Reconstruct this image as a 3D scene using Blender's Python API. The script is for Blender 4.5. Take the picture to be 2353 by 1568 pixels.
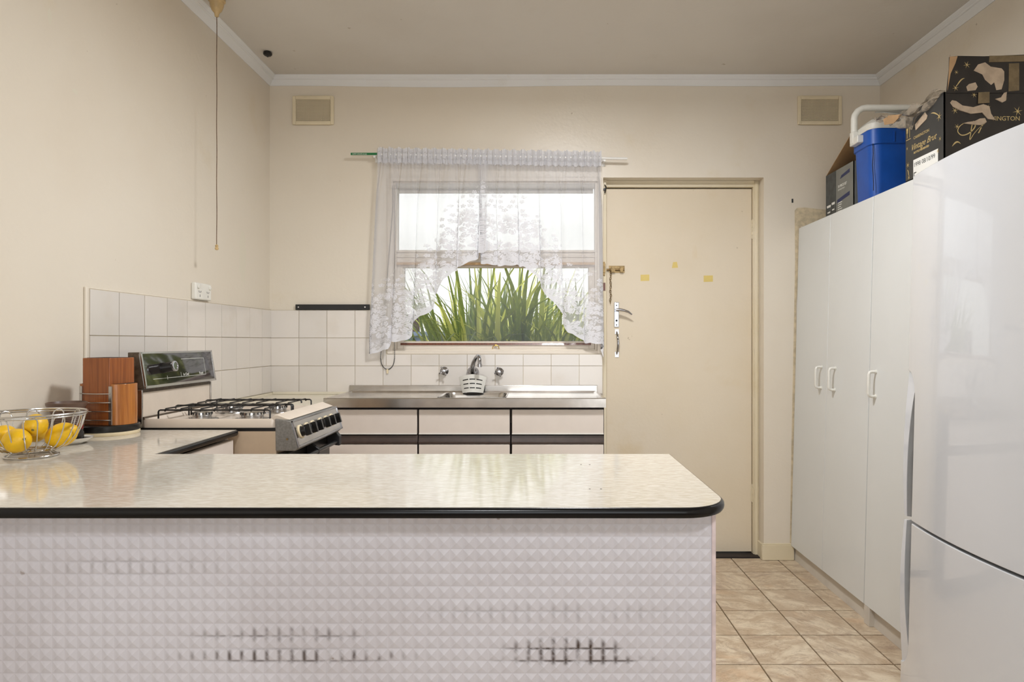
import bpy, bmesh, math, random
from mathutils import Vector, Matrix
R = math.radians
random.seed(7)
for o in list(bpy.data.objects): bpy.data.objects.remove(o, do_unlink=True)
SC = bpy.context.scene; COL = SC.collection

# ---------------------------------------------------------------- camera, world, lights, exposure
CAMZ = 1.185; F = 1541.0; VX = 1230.0; VY = 785.0
cam = bpy.data.cameras.new('camera'); co = bpy.data.objects.new('camera', cam); COL.objects.link(co)
co.location = (0, 0, CAMZ); co.rotation_euler = (R(90), 0, 0)
cam.sensor_width = 36; cam.lens = F/2353*36; cam.shift_x = -(VX-1176.5)/2353; cam.shift_y = 0.0005; cam.clip_start = .05
SC.camera = co
w = bpy.data.worlds.new('sky'); SC.world = w; w.use_nodes = True
w.node_tree.nodes['Background'].inputs[0].default_value = (.93, .97, 1, 1)
w.node_tree.nodes['Background'].inputs[1].default_value = 1.2
def lamp(name, typ, loc, rot, power, color, **k):
    l = bpy.data.lights.new(name, typ); l.energy = power; l.color = color
    for a, v in k.items(): setattr(l, a, v)
    o = bpy.data.objects.new(name, l); COL.objects.link(o); o.location = loc; o.rotation_euler = rot
    return o
sun = lamp('sun', 'SUN', (-3, 6, 6), (0, 0, 0), 4.6, (1, .96, .88), angle=R(1.0))
sun.rotation_euler = Vector((.55, .38, -.74)).to_track_quat('-Z', 'Y').to_euler()
# unseen area lamp added in the rear opening to fill the room like daylight
lamp('added_rear_fill', 'AREA', (.2, -3.15, 1.35), (R(90), 0, 0), 38, (.92, .965, 1), shape='RECTANGLE', size=2.6, size_y=1.9)
SC.view_settings.view_transform = 'Standard'; SC.view_settings.look = 'None'
SC.view_settings.exposure = -0.06; SC.view_settings.gamma = 1; SC.view_settings.use_curve_mapping = False

# ---------------------------------------------------------------- helpers
def PX(px, y): return (px-VX)*y/F
def PZ(py, y): return CAMZ-(py-VY)*y/F
def lin(c):
    r = []
    for v in c:
        v = v/255.0; r.append(v/12.92 if v <= .04045 else ((v+.055)/1.055)**2.4)
    return (r[0], r[1], r[2], 1)
ORG = {}
class MB:
    def __init__(s): s.v = []; s.f = []; s.uv = None
    def add(s, vs, fs):
        n = len(s.v); s.v += [Vector(p) for p in vs]; s.f += [tuple(i+n for i in q) for q in fs]; return s
    def box(s, x0, x1, y0, y1, z0, z1):
        return s.add([(x0,y0,z0),(x1,y0,z0),(x1,y1,z0),(x0,y1,z0),(x0,y0,z1),(x1,y0,z1),(x1,y1,z1),(x0,y1,z1)],
                     [(3,2,1,0),(4,5,6,7),(0,1,5,4),(1,2,6,5),(2,3,7,6),(3,0,4,7)])
    def prism(s, poly, a, b, axis):      # poly in the two other axes (cyclic order), extruded a..b along axis
        n = len(poly)
        def P(p, t):
            if axis == 'x': return (t, p[0], p[1])
            if axis == 'y': return (p[0], t, p[1])
            return (p[0], p[1], t)
        vs = [P(p, a) for p in poly]+[P(p, b) for p in poly]
        fs = [tuple(range(n))[::-1], tuple(range(n, 2*n))]+[(i, (i+1) % n, n+(i+1) % n, n+i) for i in range(n)]
        return s.add(vs, fs)
    def lathe(s, prof, c=(0,0,0), n=24, M=None):   # prof: (r,z) list
        vs = []; fs = []; m = len(prof)
        for r, z in prof:
            for k in range(n):
                a = 2*math.pi*k/n; p = Vector((r*math.cos(a), r*math.sin(a), z))
                if M: p = M @ p
                vs.append(p+Vector(c))
        for i in range(m-1):
            for k in range(n):
                k2 = (k+1) % n; fs.append((i*n+k, i*n+k2, (i+1)*n+k2, (i+1)*n+k))
        if prof[0][0] > 1e-6: fs.append(tuple(range(n))[::-1])
        if prof[-1][0] > 1e-6: fs.append(tuple((m-1)*n+k for k in range(n)))
        return s.add(vs, fs)
    def cyl(s, p, q, r, n=16, r2=None):
        p, q = Vector(p), Vector(q); d = q-p; M = d.to_track_quat('Z', 'Y').to_matrix()
        return s.lathe([(r, 0), (r if r2 is None else r2, d.length)], p, n, M)
    def tube(s, pts, r, n=8, closed=False):
        pts = [Vector(p) for p in pts]; m = len(pts); vs = []; fs = []; up = None
        for i, p in enumerate(pts):
            a = pts[i-1] if (i or closed) else pts[0]; b = pts[(i+1) % m] if (i < m-1 or closed) else pts[-1]
            t = (b-a).normalized()
            if up is None: up = t.orthogonal().normalized()
            up = (up-t*up.dot(t)); up = up.normalized() if up.length > 1e-6 else t.orthogonal().normalized()
            sd = t.cross(up); rr = r[i] if isinstance(r, (list, tuple)) else r
            for k in range(n):
                g = 2*math.pi*k/n; vs.append(p+(up*math.cos(g)+sd*math.sin(g))*rr)
        for i in range(m if closed else m-1):
            j = (i+1) % m
            off = 0
            if closed and j == 0:   # best twist match
                off = min(range(n), key=lambda o: sum((vs[i*n+k]-vs[(k+o) % n]).length for k in range(n)))
            for k in range(n):
                k2 = (k+1) % n; fs.append((i*n+k, i*n+k2, j*n+(k2+off) % n, j*n+(k+off) % n))
        if not closed: fs += [tuple(range(n))[::-1], tuple((m-1)*n+k for k in range(n))]
        return s.add(vs, fs)
    def sphere(s, c, r, nu=12, nv=8, sc=(1,1,1)):
        pr = [(math.sin(math.pi*i/nv), -math.cos(math.pi*i/nv)) for i in range(nv+1)]
        b = len(s.v); s.lathe(pr, (0,0,0), nu)
        for i in range(b, len(s.v)): v = s.v[i]; s.v[i] = Vector((c[0]+v.x*r*sc[0], c[1]+v.y*r*sc[1], c[2]+v.z*r*sc[2]))
        return s
    def grid(s, nu, nv, fn):             # fn(i/nu, j/nv) -> point
        vs = [fn(i/nu, j/nv) for j in range(nv+1) for i in range(nu+1)]
        fs = [(j*(nu+1)+i, j*(nu+1)+i+1, (j+1)*(nu+1)+i+1, (j+1)*(nu+1)+i) for j in range(nv) for i in range(nu)]
        return s.add(vs, fs)
    def xf(s, M):
        s.v = [M @ v for v in s.v]; return s
    def merge(s, o): return s.add(o.v, o.f)
    def mesh(s, name, smooth=False):
        me = bpy.data.meshes.new(name); me.from_pydata([tuple(v) for v in s.v], [], s.f)
        bm = bmesh.new(); bm.from_mesh(me)
        bmesh.ops.remove_doubles(bm, verts=bm.verts, dist=1e-6)
        bmesh.ops.recalc_face_normals(bm, faces=bm.faces); bm.to_mesh(me); bm.free()
        if smooth:
            for p in me.polygons: p.use_smooth = True
            me.set_sharp_from_angle(angle=R(38))
        return me
def bevel(o, wd, seg=2):
    m = o.modifiers.new('bevel', 'BEVEL'); m.width = wd; m.segments = seg; m.limit_method = 'ANGLE'; m.angle_limit = R(35)
    m.harden_normals = False; return o
def tag(o, label=None, cat=None, group=None, kind=None):
    for k, v in (('label', label), ('category', cat), ('group', group), ('kind', kind)):
        if v: o[k] = v
    return o
def thing(name, label, cat, loc, group=None, kind=None):
    o = bpy.data.objects.new(name, None); COL.objects.link(o); o.location = loc; o.empty_display_size = .05
    ORG[o] = Vector(loc); return tag(o, label, cat, group, kind)
def part(name, mb, mat, parent, smooth=False, bv=0, seg=2, label=None):
    me = mb if isinstance(mb, bpy.types.Mesh) else mb.mesh(name, smooth)
    me.transform(Matrix.Translation(-ORG[parent]))
    o = bpy.data.objects.new(name, me); COL.objects.link(o); o.parent = parent; ORG[o] = ORG[parent]
    if mat: me.materials.clear(); me.materials.append(mat)
    if bv:
        bevel(o, bv, seg)
        for p in me.polygons: p.use_smooth = True
        me.set_sharp_from_angle(angle=R(38)) if not smooth else None
    if label: o['label'] = label
    return o
def single(name, mb, mat, label=None, cat=None, group=None, kind=None, smooth=False, bv=0, seg=2):
    me = mb if isinstance(mb, bpy.types.Mesh) else mb.mesh(name, smooth)
    xs = [v.co for v in me.vertices]
    c = Vector(((min(v.x for v in xs)+max(v.x for v in xs))/2, (min(v.y for v in xs)+max(v.y for v in xs))/2, min(v.z for v in xs)))
    me.transform(Matrix.Translation(-c))
    o = bpy.data.objects.new(name, me); COL.objects.link(o); o.location = c; ORG[o] = c
    if mat: me.materials.append(mat)
    if bv: bevel(o, bv, seg)
    return tag(o, label, cat, group, kind)
def inst(name, me, parent, loc, sc=(1,1,1), rot=(0,0,0)):   # shared-mesh piece
    o = bpy.data.objects.new(name, me); COL.objects.link(o); o.parent = parent
    o.location = Vector(loc)-ORG[parent]; o.scale = sc; o.rotation_euler = rot; ORG[o] = Vector(loc); return o
def frame(o, r, u):
    r, u = Vector(r).normalized(), Vector(u).normalized(); n = r.cross(u)
    M = Matrix.Identity(4)
    for i, c in enumerate((r, u, n, Vector(o))):
        for k in range(3): M[k][i] = c[k]
    return M
def text(body, size, M, shear=0, ax='LEFT', sx=1, bold=0):
    c = bpy.data.curves.new('t', 'FONT'); c.body = body; c.size = size; c.shear = shear; c.align_x = ax; c.offset = bold
    c.extrude = .0002; c.resolution_u = 3
    o = bpy.data.objects.new('t', c); COL.objects.link(o); bpy.context.view_layer.update()
    me = bpy.data.meshes.new_from_object(o.evaluated_get(bpy.context.evaluated_depsgraph_get()))
    bpy.data.objects.remove(o); bpy.data.curves.remove(c)
    me.transform(M @ Matrix.Diagonal((sx, 1, 1, 1))); return me
def text_mb(*a, **k):
    me = text(*a, **k); m = MB(); m.add([v.co.copy() for v in me.vertices], [tuple(p.vertices) for p in me.polygons]); bpy.data.meshes.remove(me); return m

# ---------------------------------------------------------------- materials
class NT:
    def __init__(s, name):
        s.m = bpy.data.materials.new(name); s.m.use_nodes = True; s.t = s.m.node_tree; s.b = s.t.nodes['Principled BSDF']; s.out = s.t.nodes['Material Output']
    def n(s, typ, **k):
        x = s.t.nodes.new(typ)
        for a, v in k.items(): setattr(x, a, v)
        return x
    def l(s, a, b): s.t.links.new(a, b)
    def put(s, sock, v):
        if hasattr(v, 'is_output'): s.l(v, sock)
        else: sock.default_value = v
    def math(s, op, a, b=0.0, c=None, clamp=False):
        x = s.n('ShaderNodeMath', operation=op); x.use_clamp = clamp; s.put(x.inputs[0], a); s.put(x.inputs[1], b)
        if c is not None: s.put(x.inputs[2], c)
        return x.outputs[0]
    def vmath(s, op, a, b=(0,0,0)):
        x = s.n('ShaderNodeVectorMath', operation=op); s.put(x.inputs[0], a); s.put(x.inputs[1], b); return x.outputs['Value' if op in ('LENGTH', 'DISTANCE', 'DOT_PRODUCT') else 'Vector']
    def obj(s): return s.n('ShaderNodeTexCoord').outputs['Object']
    def world(s): return s.n('ShaderNodeNewGeometry').outputs['Position']
    def map(s, v, sc=(1,1,1), loc=(0,0,0), rot=(0,0,0)):
        x = s.n('ShaderNodeMapping'); s.l(v, x.inputs[0]); x.inputs[1].default_value = loc; x.inputs[2].default_value = rot; x.inputs[3].default_value = sc; return x.outputs[0]
    def noise(s, v, scale, detail=4, rough=.55, dist=0):
        x = s.n('ShaderNodeTexNoise'); s.l(v, x.inputs['Vector']); x.inputs['Scale'].default_value = scale; x.inputs['Detail'].default_value = detail
        x.inputs['Roughness'].default_value = rough; x.inputs['Distortion'].default_value = dist; return x.outputs[0]
    def ss(s, v, a, b, lo=0.0, hi=1.0):
        x = s.n('ShaderNodeMapRange', interpolation_type='SMOOTHSTEP'); s.put(x.inputs[0], v); s.put(x.inputs[1], a); s.put(x.inputs[2], b); s.put(x.inputs[3], lo); s.put(x.inputs[4], hi); return x.outputs[0]
    def mix(s, f, a, b, bt='MIX'):
        x = s.n('ShaderNodeMix', data_type='RGBA', blend_type=bt); s.put(x.inputs[0], f); s.put(x.inputs[6], a); s.put(x.inputs[7], b); return x.outputs[2]
    def sep(s, v):
        x = s.n('ShaderNodeSeparateXYZ'); s.l(v, x.inputs[0]); return x.outputs
    def bump(s, h, st=.3, d=.002):
        x = s.n('ShaderNodeBump'); x.inputs['Strength'].default_value = st; x.inputs['Distance'].default_value = d; s.l(h, x.inputs['Height']); s.l(x.outputs[0], s.b.inputs['Normal'])
    def col(s, c): s.put(s.b.inputs['Base Color'], c)
    def set(s, rough=None, metal=None, spec=None, coat=None):
        if rough is not None: s.put(s.b.inputs['Roughness'], rough)
        if metal is not None: s.b.inputs['Metallic'].default_value = metal
        if spec is not None: s.b.inputs['Specular IOR Level'].default_value = spec
        if coat is not None: s.b.inputs['Coat Weight'].default_value = coat
        return s
def plain(name, c, rough=.5, metal=0, var=.06, sc=14, bmp=0, bsc=120, spec=None, coat=None):
    t = NT(name); p = t.obj(); c = lin(c)
    nz = t.ss(t.noise(p, sc), .35, .65)
    t.col(t.mix(nz, tuple(v*(1-var) for v in c[:3])+(1,), tuple(min(1, v*(1+var)) for v in c[:3])+(1,)))
    t.set(rough, metal, spec, coat)
    if bmp: t.bump(t.noise(p, bsc, 3), bmp, .001)
    return t.m
def wall_paint(name, c, c2, c3, rough=.42, flake=False):
    t = NT(name); p = t.world()
    a = t.mix(t.ss(t.noise(p, .9, 5), .42, .68), lin(c), lin(c2))
    a = t.mix(t.math('MULTIPLY', t.ss(t.noise(p, 2.3, 6, .62), .60, .78), .5), a, lin(c3))
    a = t.mix(t.math('MULTIPLY', t.ss(t.noise(t.map(p, (1, 1, .35)), 9, 5, .6), .68, .80), .25), a, lin(c3))
    sp = t.ss(t.noise(p, 22, 2, .5), .775, .80)     # scattered scuff specks
    a = t.mix(t.math('MULTIPLY', sp, .45), a, lin((150, 130, 100)))
    if flake:                                        # chipped paint patches on the left wall
        x, y, z = t.sep(t.vmath('ADD', p, t.map(p, (0, 0, 0))))
        for (cy, cz, ry, rz) in ((3.30, 1.60, .045, .17), (2.10, 1.97, .016, .012), (1.99, 2.15, .01, .03)):
            d = t.math('ADD', t.math('POWER', t.math('DIVIDE', t.math('SUBTRACT', y, cy), ry), 2.0), t.math('POWER', t.math('DIVIDE', t.math('SUBTRACT', z, cz), rz), 2.0))
            d = t.math('ADD', d, t.math('MULTIPLY', t.math('SUBTRACT', t.noise(p, 30, 4), .5), 2.2))
            a = t.mix(t.ss(d, .75, .6), a, lin((226, 219, 202)))
    t.col(a); t.set(rough, spec=.45)
    t.bump(t.math('ADD', t.noise(p, 55, 4), t.math('MULTIPLY', t.noise(p, 5, 3), 2.5)), .22, .003); return t.m
M = {}
M['wall'] = wall_paint('cream_wall_paint', (228, 219, 204), (224, 213, 196), (216, 200, 168), .34, flake=True)
M['ceil'] = wall_paint('ceiling_paint', (219, 214, 206), (212, 206, 197), (203, 194, 180), .7)
M['cornice'] = wall_paint('cornice_paint', (236, 237, 238), (229, 229, 229), (206, 194, 168), .45)
M['trim'] = wall_paint('yellowed_gloss_paint', (228, 217, 193), (220, 206, 174), (200, 178, 132), .35)
M['door'] = wall_paint('door_paint', (225, 212, 191), (221, 206, 180), (215, 193, 154), .36)
M['winpaint'] = wall_paint('window_paint', (228, 218, 204), (220, 209, 194), (200, 182, 152), .35)
def tile_mat():
    t = NT('glazed_wall_tile'); p = t.world(); rnd = t.n('ShaderNodeObjectInfo').outputs['Random']
    a = t.mix(rnd, lin((229, 222, 214)), lin((219, 213, 206)))
    a = t.mix(t.math('MULTIPLY', t.ss(t.noise(p, 5), .55, .75), .4), a, lin((212, 202, 188)))
    t.col(a); t.set(.13, spec=.5); t.bump(t.noise(p, 9, 2), .10, .004); return t.m
M['tile'] = tile_mat()
M['grout'] = plain('tile_grout', (200, 188, 165), .8)
def floor_mat():
    t = NT('slate_look_vinyl'); oi = t.n('ShaderNodeObjectInfo'); p = t.obj(); rnd = oi.outputs['Random']
    sh = t.vmath('ADD', p, t.vmath('SCALE', (3.7, 8.1, 2.3), (0, 0, 0)))
    v = t.n('ShaderNodeVectorMath', operation='MULTIPLY_ADD'); t.l(rnd, v.inputs[0]); v.inputs[1].default_value = (31, 17, 5); t.l(p, v.inputs[2]); q = v.outputs[0]
    r = t.n('ShaderNodeVectorRotate', rotation_type='Z_AXIS'); t.l(q, r.inputs['Vector']); t.l(t.math('ADD', t.math('MULTIPLY', rnd, 1.6), -.4), r.inputs['Angle']); q = r.outputs[0]
    st = t.map(q, (1, 1.7, 1))
    a = t.mix(t.ss(t.noise(st, 9, 7, .66, .7), .38, .66), lin((186, 164, 138)), lin((218, 202, 177)))
    a = t.mix(t.math('MULTIPLY', t.ss(t.noise(st, 4.5, 6, .66, .8), .54, .70), .6), a, lin((150, 126, 110)))
    a = t.mix(t.math('MULTIPLY', t.ss(t.noise(st, 3, 3, .6, .6), .55, .7), .32), a, lin((204, 158, 114)))
    wv = t.noise(st, 6, 8, .7, .8); ln = t.ss(t.math('ABSOLUTE', t.math('SUBTRACT', wv, .5)), 0.0, .018, 1, 0)
    a = t.mix(t.math('MULTIPLY', ln, .3), a, lin((120, 94, 74)))
    t.col(a); t.set(.38); t.bump(wv, .25, .003); return t.m
M['floor_tile'] = floor_mat()
M['floor_joint'] = plain('floor_joint', (112, 92, 66), .8)
def counter_mat():
    t = NT('speckled_laminate'); p = t.world()
    st = t.map(p, (46, 190, 30)); a1 = t.noise(st, 1.0, 3, .55, .5)
    a = t.mix(t.ss(a1, .40, .62), lin((203, 195, 180)), lin((219, 214, 204)))
    wv = t.math('SINE', t.math('ADD', t.math('MULTIPLY', t.sep(p)[1], 190.0), t.math('MULTIPLY', t.noise(p, 16, 2), 7.0)))
    a = t.mix(t.math('MULTIPLY', t.ss(wv, .1, 1.0), .10), a, lin((190, 170, 142)))
    sp = t.ss(t.noise(p, 260, 2), .70, .76); a = t.mix(t.math('MULTIPLY', sp, .3), a, lin((150, 130, 105)))
    t.col(a); t.set(t.ss(t.noise(p, 6), .3, .7, .07, .12), spec=.6); t.bump(t.noise(p, 60, 2), .03, .001); return t.m
M['counter'] = counter_mat()
M['edge'] = plain('black_edge_strip', (10, 10, 13), .22, var=.2, spec=.3)
PITCH = .0218
def emboss_mat():
    t = NT('embossed_panel_vinyl'); p = t.world(); x, y, z = t.sep(p)
    fx = t.math('ABSOLUTE', t.math('SUBTRACT', t.math('FRACT', t.math('ADD', t.math('DIVIDE', t.math('SUBTRACT', x, .315), PITCH), 200.0)), .5))
    fz = t.math('ABSOLUTE', t.math('SUBTRACT', t.math('FRACT', t.math('ADD', t.math('DIVIDE', t.math('SUBTRACT', z, .8867), PITCH), 200.0)), .5))
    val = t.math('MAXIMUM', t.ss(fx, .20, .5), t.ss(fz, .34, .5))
    a = t.mix(t.ss(t.noise(p, 3, 5), .4, .65), lin((201, 198, 204)), lin((193, 189, 194)))
    msk = 0.0
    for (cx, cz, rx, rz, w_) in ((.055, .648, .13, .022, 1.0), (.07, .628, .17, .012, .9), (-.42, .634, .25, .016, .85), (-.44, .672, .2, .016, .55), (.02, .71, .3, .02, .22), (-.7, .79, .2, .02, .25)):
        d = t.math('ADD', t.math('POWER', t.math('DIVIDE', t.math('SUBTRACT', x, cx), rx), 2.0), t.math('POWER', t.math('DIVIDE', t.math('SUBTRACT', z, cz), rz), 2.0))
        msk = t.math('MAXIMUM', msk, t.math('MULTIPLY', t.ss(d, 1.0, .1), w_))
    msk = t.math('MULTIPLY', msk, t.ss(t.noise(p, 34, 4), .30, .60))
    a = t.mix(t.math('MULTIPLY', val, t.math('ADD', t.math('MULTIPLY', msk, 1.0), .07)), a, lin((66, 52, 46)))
    a = t.mix(t.math('MULTIPLY', t.ss(t.noise(p, 26, 3), .74, .77), .6), a, lin((120, 100, 80)))
    t.col(a); t.set(.42); t.bump(t.noise(p, 300, 2), .10, .001); return t.m
M['emboss'] = emboss_mat()
def wood_mat(name, c1, c2, sc=1.0):
    t = NT(name); p = t.obj(); st = t.map(p, (130*sc, 130*sc, 5*sc))
    a = t.mix(t.ss(t.noise(st, 1, 4, .6, .6), .22, .80), lin(c1), lin(c2)); t.col(a); t.set(.34, coat=.25); return t.m
M['wood'] = wood_mat('varnished_wood', (116, 58, 22), (164, 94, 42))
M['wood2'] = wood_mat('varnished_wood_lobe', (142, 80, 28), (190, 122, 54))
M['rawwood'] = wood_mat('weathered_brown_wood', (82, 44, 28), (130, 76, 52))
M['steel'] = plain('brushed_steel', (196, 194, 192), .24, 1, .08, 6)
M['sinksteel'] = plain('worn_sink_steel', (205, 200, 194), .20, 1, .10, 8, .05, 60)
M['chrome'] = plain('chrome', (176, 176, 180), .13, 1, .03)
M['wirechrome'] = plain('chromed_wire', (205, 203, 200), .22, 1, .05)
M['brass'] = plain('brass', (206, 172, 92), .3, 1, .1)
M['oldbrass'] = plain('tarnished_brass', (150, 128, 92), .42, 1, .2, 60)
M['black'] = plain('black_enamel', (16, 15, 15), .3, var=.2)
M['blackmatte'] = plain('black_plastic', (24, 24, 26), .5, var=.2)
M['enamel'] = plain('beige_stove_enamel', (218, 205, 190), .26, var=.04, sc=7)
M['enamel_side'] = plain('beige_stove_side', (208, 186, 160), .4, var=.06, sc=9)
M['capgrey'] = plain('grained_grey_metal', (140, 138, 134), .38, .5, .12, 160)
M['sidebrown'] = plain('brown_metal', (92, 80, 66), .5, .2, .22, 70)
M['ovenglass'] = plain('smoked_glass_fascia', (40, 36, 34), .05, .0, .05, spec=1.0, coat=.7)
M['cream'] = plain('cream_plastic', (228, 212, 178), .4)
M['laminate_white'] = plain('cream_laminate_front', (221, 211, 202), .33, var=.03, sc=5)
M['laminate_cream'] = plain('cream_worktop_laminate', (226, 218, 198), .3, var=.04, sc=5)
M['brownrail'] = plain('dark_brown_rail', (68, 54, 48), .38, var=.12, sc=20)
M['darkgap'] = plain('dark_carcass_gap_shade', (40, 30, 26), .7)  # dark carcass tone, also stands in for shade in gaps and hollows
M['cabwhite'] = plain('white_melamine', (220, 222, 221), .30, var=.015, sc=2.5)
M['kick'] = plain('kickboard_paint', (208, 201, 190), .5, var=.06, sc=6)
M['plasticwhite'] = plain('white_plastic', (232, 230, 222), .35, var=.03)
M['fridge'] = plain('fridge_enamel', (204, 206, 210), .22, var=.012, sc=3, bmp=.012, bsc=10, coat=1.0)
M['fridgegrey'] = plain('grey_grip_plastic', (152, 154, 156), .4, var=.04)
M['lemon'] = plain('lemon_peel', (230, 182, 16), .42, var=.12, sc=20, bmp=.25, bsc=170)
M['lemontip'] = plain('lemon_tip', (122, 112, 40), .6)
M['potbrown'] = plain('brown_stoneware', (98, 76, 64), .38, var=.15, sc=25)
M['china'] = plain('white_china', (230, 228, 222), .15, var=.02)
M['darkglaze'] = plain('dark_glaze', (44, 40, 38), .2)
M['orange'] = plain('orange_wax', (226, 150, 40), .4)
M['redglass'] = plain('red_glass', (120, 20, 16), .15)
M['ventcream'] = plain('vent_cream', (226, 212, 182), .45, var=.05, sc=8)
M['ventdark'] = plain('vent_hole_shade', (74, 58, 42), .9, var=.5, sc=26)
M['rodwhite'] = plain('white_rod', (236, 234, 230), .3, var=.02)
M['green'] = plain('green_sticker', (24, 112, 60), .45)
M['blind'] = plain('grey_blind_fabric', (196, 192, 184), .8, var=.04)
M['blue'] = plain('blue_plastic', (22, 82, 172), .42, var=.07, sc=9, bmp=.15, bsc=260)
M['coolwhite'] = plain('cooler_white_plastic', (226, 224, 216), .42, var=.03, bmp=.12, bsc=200)
M['carton'] = plain('black_printed_card', (34, 30, 29), .34, var=.22, sc=12)
M['cartonside'] = plain('charcoal_printed_card', (50, 50, 50), .4, var=.15, sc=10)
M['card'] = plain('bare_cardboard', (176, 142, 104), .8, var=.08, sc=18)
M['tear'] = plain('torn_card', (178, 158, 136), .85, var=.1, sc=30)
M['gold'] = plain('gold_print', (196, 172, 118), .45)
M['paper'] = plain('white_paper', (234, 233, 228), .6, var=.02)
M['ink'] = plain('grey_ink', (70, 70, 72), .7)
M['greycard'] = plain('grey_printed_card', (122, 122, 116), .5, var=.05)
M['darkcard'] = plain('dark_photo_card', (48, 52, 52), .4, var=.35, sc=30)
M['navy'] = plain('navy_print', (26, 36, 82), .5)
M['whiteink'] = plain('white_print', (224, 224, 218), .5)
M['masktape'] = plain('yellow_tape', (222, 198, 118), .5, var=.05)
M['bake'] = plain('aged_bakelite', (200, 172, 124), .4, var=.12, sc=30)
M['cord'] = plain('dirty_cord', (112, 88, 68), .8, var=.2, sc=80)
def glass_mat(name, rough=0, tint=(1,1,1,1), dirt=.06):
    t = NT(name); g = t.n('ShaderNodeBsdfGlossy'); g.inputs['Roughness'].default_value = .02
    tr = t.n('ShaderNodeBsdfTransparent'); tr.inputs[0].default_value = tint
    df = t.n('ShaderNodeBsdfTranslucent'); df.inputs[0].default_value = (.9, .93, .97, 1)
    m1 = t.n('ShaderNodeMixShader'); m1.inputs[0].default_value = .012; t.l(tr.outputs[0], m1.inputs[1]); t.l(g.outputs[0], m1.inputs[2])
    m2 = t.n('ShaderNodeMixShader'); t.l(t.ss(t.noise(t.obj(), 3), .3, .8, dirt*.5, dirt*1.6), m2.inputs[0]); t.l(m1.outputs[0], m2.inputs[1]); t.l(df.outputs[0], m2.inputs[2])
    t.l(m2.outputs[0], t.out.inputs[0]); return t.m
M['glass'] = glass_mat('window_glass', dirt=.03)
def film_mat():
    t = NT('clear_tape_film'); tr = t.n('ShaderNodeBsdfTransparent'); g = t.n('ShaderNodeBsdfPrincipled')
    g.inputs['Base Color'].default_value = lin((150, 138, 122)); g.inputs['Roughness'].default_value = .12
    m = t.n('ShaderNodeMixShader'); t.l(t.ss(t.noise(t.obj(), 40), .4, .6, .3, .75), m.inputs[0]); t.l(tr.outputs[0], m.inputs[1]); t.l(g.outputs[0], m.inputs[2]); t.l(m.outputs[0], t.out.inputs[0]); return t.m
M['film'] = film_mat()
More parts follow.
